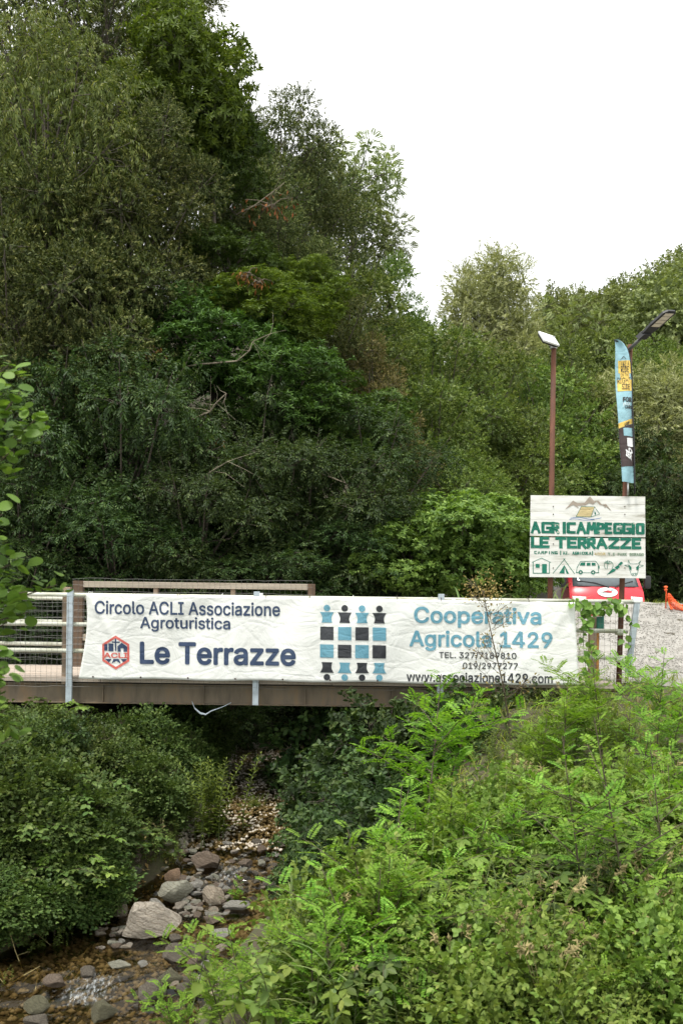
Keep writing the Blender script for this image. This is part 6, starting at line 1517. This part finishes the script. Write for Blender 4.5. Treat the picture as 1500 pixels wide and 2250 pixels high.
n = 9000; yy = rg.uniform(6.5, 12.5, n); xx = stream_x(yy) + rg.uniform(-1.25, 1.2, n) * stream_w(yy); pebbles('stream_gravel', xx, yy, terr(xx, yy) + .004, .012, .045, mat_peb('pebble_bed', [(.12, .1, .07), (.22, .175, .12), (.32, .27, .19), (.4, .35, .28)]), 'brown pebbles covering the stream bed', 2)
n = 14000; xx = rg.uniform(3.2, 8, n); yy = rg.uniform(12.9, 20, n); pebbles('lot_gravel', xx, yy, terr(xx, yy) + .055, .005, .018, mat_peb('pebble_lot', [(.2, .19, .17), (.28, .265, .24), (.34, .325, .3), (.42, .4, .37)]), 'loose grey gravel on the ramp behind the bridge', 3)

# litter, twigs and small plants on the bare foot of the left bank
rg = rngs(606)
mb = MB()
for i in range(26):
    g = gpt(rg.uniform(-20, 210), rg.uniform(2050, 2200)); d = rg.normal(0, .12, 3); d[2] = abs(d[2]) * .5; mb.tube([g, g + d + [0, 0, .02], g + d * 2 + rg.normal(0, .03, 3)], [.005, .004, .002], 4, False)
so = stuff(mb.build('fallen_twigs', M['stem_dry'])); tag(so, 'dry fallen twigs scattered on the bare left bank', 'twigs')
for i in range(34):
    px, py = rg.uniform(-30, 230), rg.uniform(2020, 2190); g = gpt(px, py)
    if g[0] > stream_x(g[1]) - stream_w(g[1]): continue
    key = ('dry_grass', 'wild_mint', 'nettle', 'grass')[rg.integers(0, 4)]
    plant(LAB[key][0], key, g[0], g[1], rg.uniform(.35, .6), 'small plant on the bare foot of the left bank', 'small plants on the left bank', 'plant', rg.uniform(0, 6))
n = 5000; yy = rg.uniform(6.5, 11, n); xx = stream_x(yy) - stream_w(yy) - rg.uniform(.1, 2.2, n); d = rand_dir(rg, n) * [1, 1, .25]
lit = leaf_mesh('leaf_litter', [(FR(np.stack([xx, yy, terr(xx, yy) + .008], -1), orient(d, np.array([0, 0, 1.0]) + rg.normal(0, .25, (n, 3))), rg.uniform(.04, .09, n), rg.random(n)), leaf4(.5))])
lo_ = stuff(link('leaf_litter', lit, ML['dry'])); tag(lo_, 'brown fallen leaves covering the soil of the left bank', 'litter')


# long arching bramble canes breaking the outline of the thickets
def arching(key, seed, n, L, mat, leaf):
    rg = rngs(seed); mb = MB(); fs = []
    for i in range(n):
        th = rg.uniform(0, 6.28); ln = L * rg.uniform(.6, 1.2); e0 = math.radians(rg.uniform(50, 80)); q = np.zeros(3); pts = [q]; 
        for k in range(8):
            e = e0 - k * .27; q = q + np.array([math.cos(th) * math.cos(e), math.sin(th) * math.cos(e), math.sin(e)]) * ln / 8; pts.append(q)
        mb.tube(pts, list(np.linspace(.004, .0015, 9)), 4, False); m = 15; t = np.linspace(.15, 1, m)
        Pn = np.array([np.interp(t * 8, np.arange(9), [p[k] for p in pts]) for k in range(3)]).T; sd = np.where(np.arange(m) % 2 == 0, 1, -1)
        d = np.stack([np.cos(th + sd * 1.1), np.sin(th + sd * 1.1), rg.normal(-.05, .2, m)], -1)
        fs.append(compose([trifol(rg, leaf) for _ in range(3)], FR(Pn, orient(d, np.array([0, 0, 1.0]) + rg.normal(0, .3, (m, 3))), rg.uniform(.7, 1.2, m), rg.normal(.05, .12, m)), rg))
    me = leaf_mesh('leaves_' + key, [(fcat(fs), leaf6(.66, .12, .12))]); me.materials.append(mat); s2 = mb.mesh('stems_' + key); s2.materials.append(M['twig']); SP[key] = (me, s2, None)
arching('canes_dark', 71, 7, .75, ML['bramble'], .085); arching('canes_light', 72, 7, .7, ML['bramble_light'], .075)
rg = rngs(909)
for px, py, Y in ((10, 1690, 10.4), (90, 1720, 10.4), (160, 1760, 10.3), (200, 1830, 10.3), (60, 1830, 9.7), (150, 1880, 9.7), (240, 1870, 10.5), (30, 1940, 9.3), (190, 1930, 9.8), (40, 1630, 11.6), (130, 1640, 11.8), (220, 1660, 11.8), (300, 1690, 12.0), (370, 1700, 12.4), (120, 1950, 9.5)):
    p = P(px, py, Y); e = empty('bramble_cane', (p[0], Y, tz(p[0], Y))); tag(e, 'arching bramble canes sticking out of the left bank thicket', 'bramble', 'arching canes on the left bank'); k = 'canes_dark' if rg.random() < .65 else 'canes_light'; h_ = p[2] - tz(p[0], Y)
    for nm, me in zip(('leaves', 'stems'), SP[k][:2]):
        o = link(nm, me, None, e); o.location = (0, 0, max(h_ - .1, 0)); o.rotation_euler = (0, 0, px * .37); o.scale = (.9, .9, .9)
    if h_ > .15: MB().tube([(0, 0, -.05), (.02, 0, h_ - .08)], [.008, .006], 5, False).build('root_stem', M['twig'], e)
LAB['canes_light'] = ('bramble_cane', 'arching light green bramble canes on the right bank', 'arching canes on the right bank'); LAB['canes_dark'] = LAB['canes_light']
for i in range(26):
    py = rg.uniform(1780, 2260); px = rg.uniform(np.interp(py, [1780, 2260], [1060, 650]), 1520); put('canes_light' if rg.random() < .7 else 'canes_dark', px, py, rg.uniform(.8, 1.2), dz=.12)

for i in range(30):
    px, py = rg.uniform(255, 385), rg.uniform(1800, 1915); g = gpt(px, py); key = ('wild_mint', 'nettle', 'grass', 'canes_dark', 'dry_grass')[rg.integers(0, 5)]
    plant(LAB[key][0], key, g[0], g[1], rg.uniform(.3, .5), 'small plant on the soil between the thicket and the boulders', 'small plants by the boulders', 'plant', rg.uniform(0, 6))
for i in range(14):
    px, py = rg.uniform(270, 380), rg.uniform(1850, 1925); g = gpt(px, py); s = rg.uniform(.03, .08)
    o = link('stone', small[rg.integers(0, 5)]); o.location = (g[0], g[1], tz(g[0], g[1]) + s * .1); o.scale = (s, s * .85, s * .55); o.rotation_euler = (rg.normal(0, .2), rg.normal(0, .2), rg.uniform(0, 6.28))
    tag(o, 'small rounded stone lying in or beside the stream', 'stone', 'small stones of the stream')
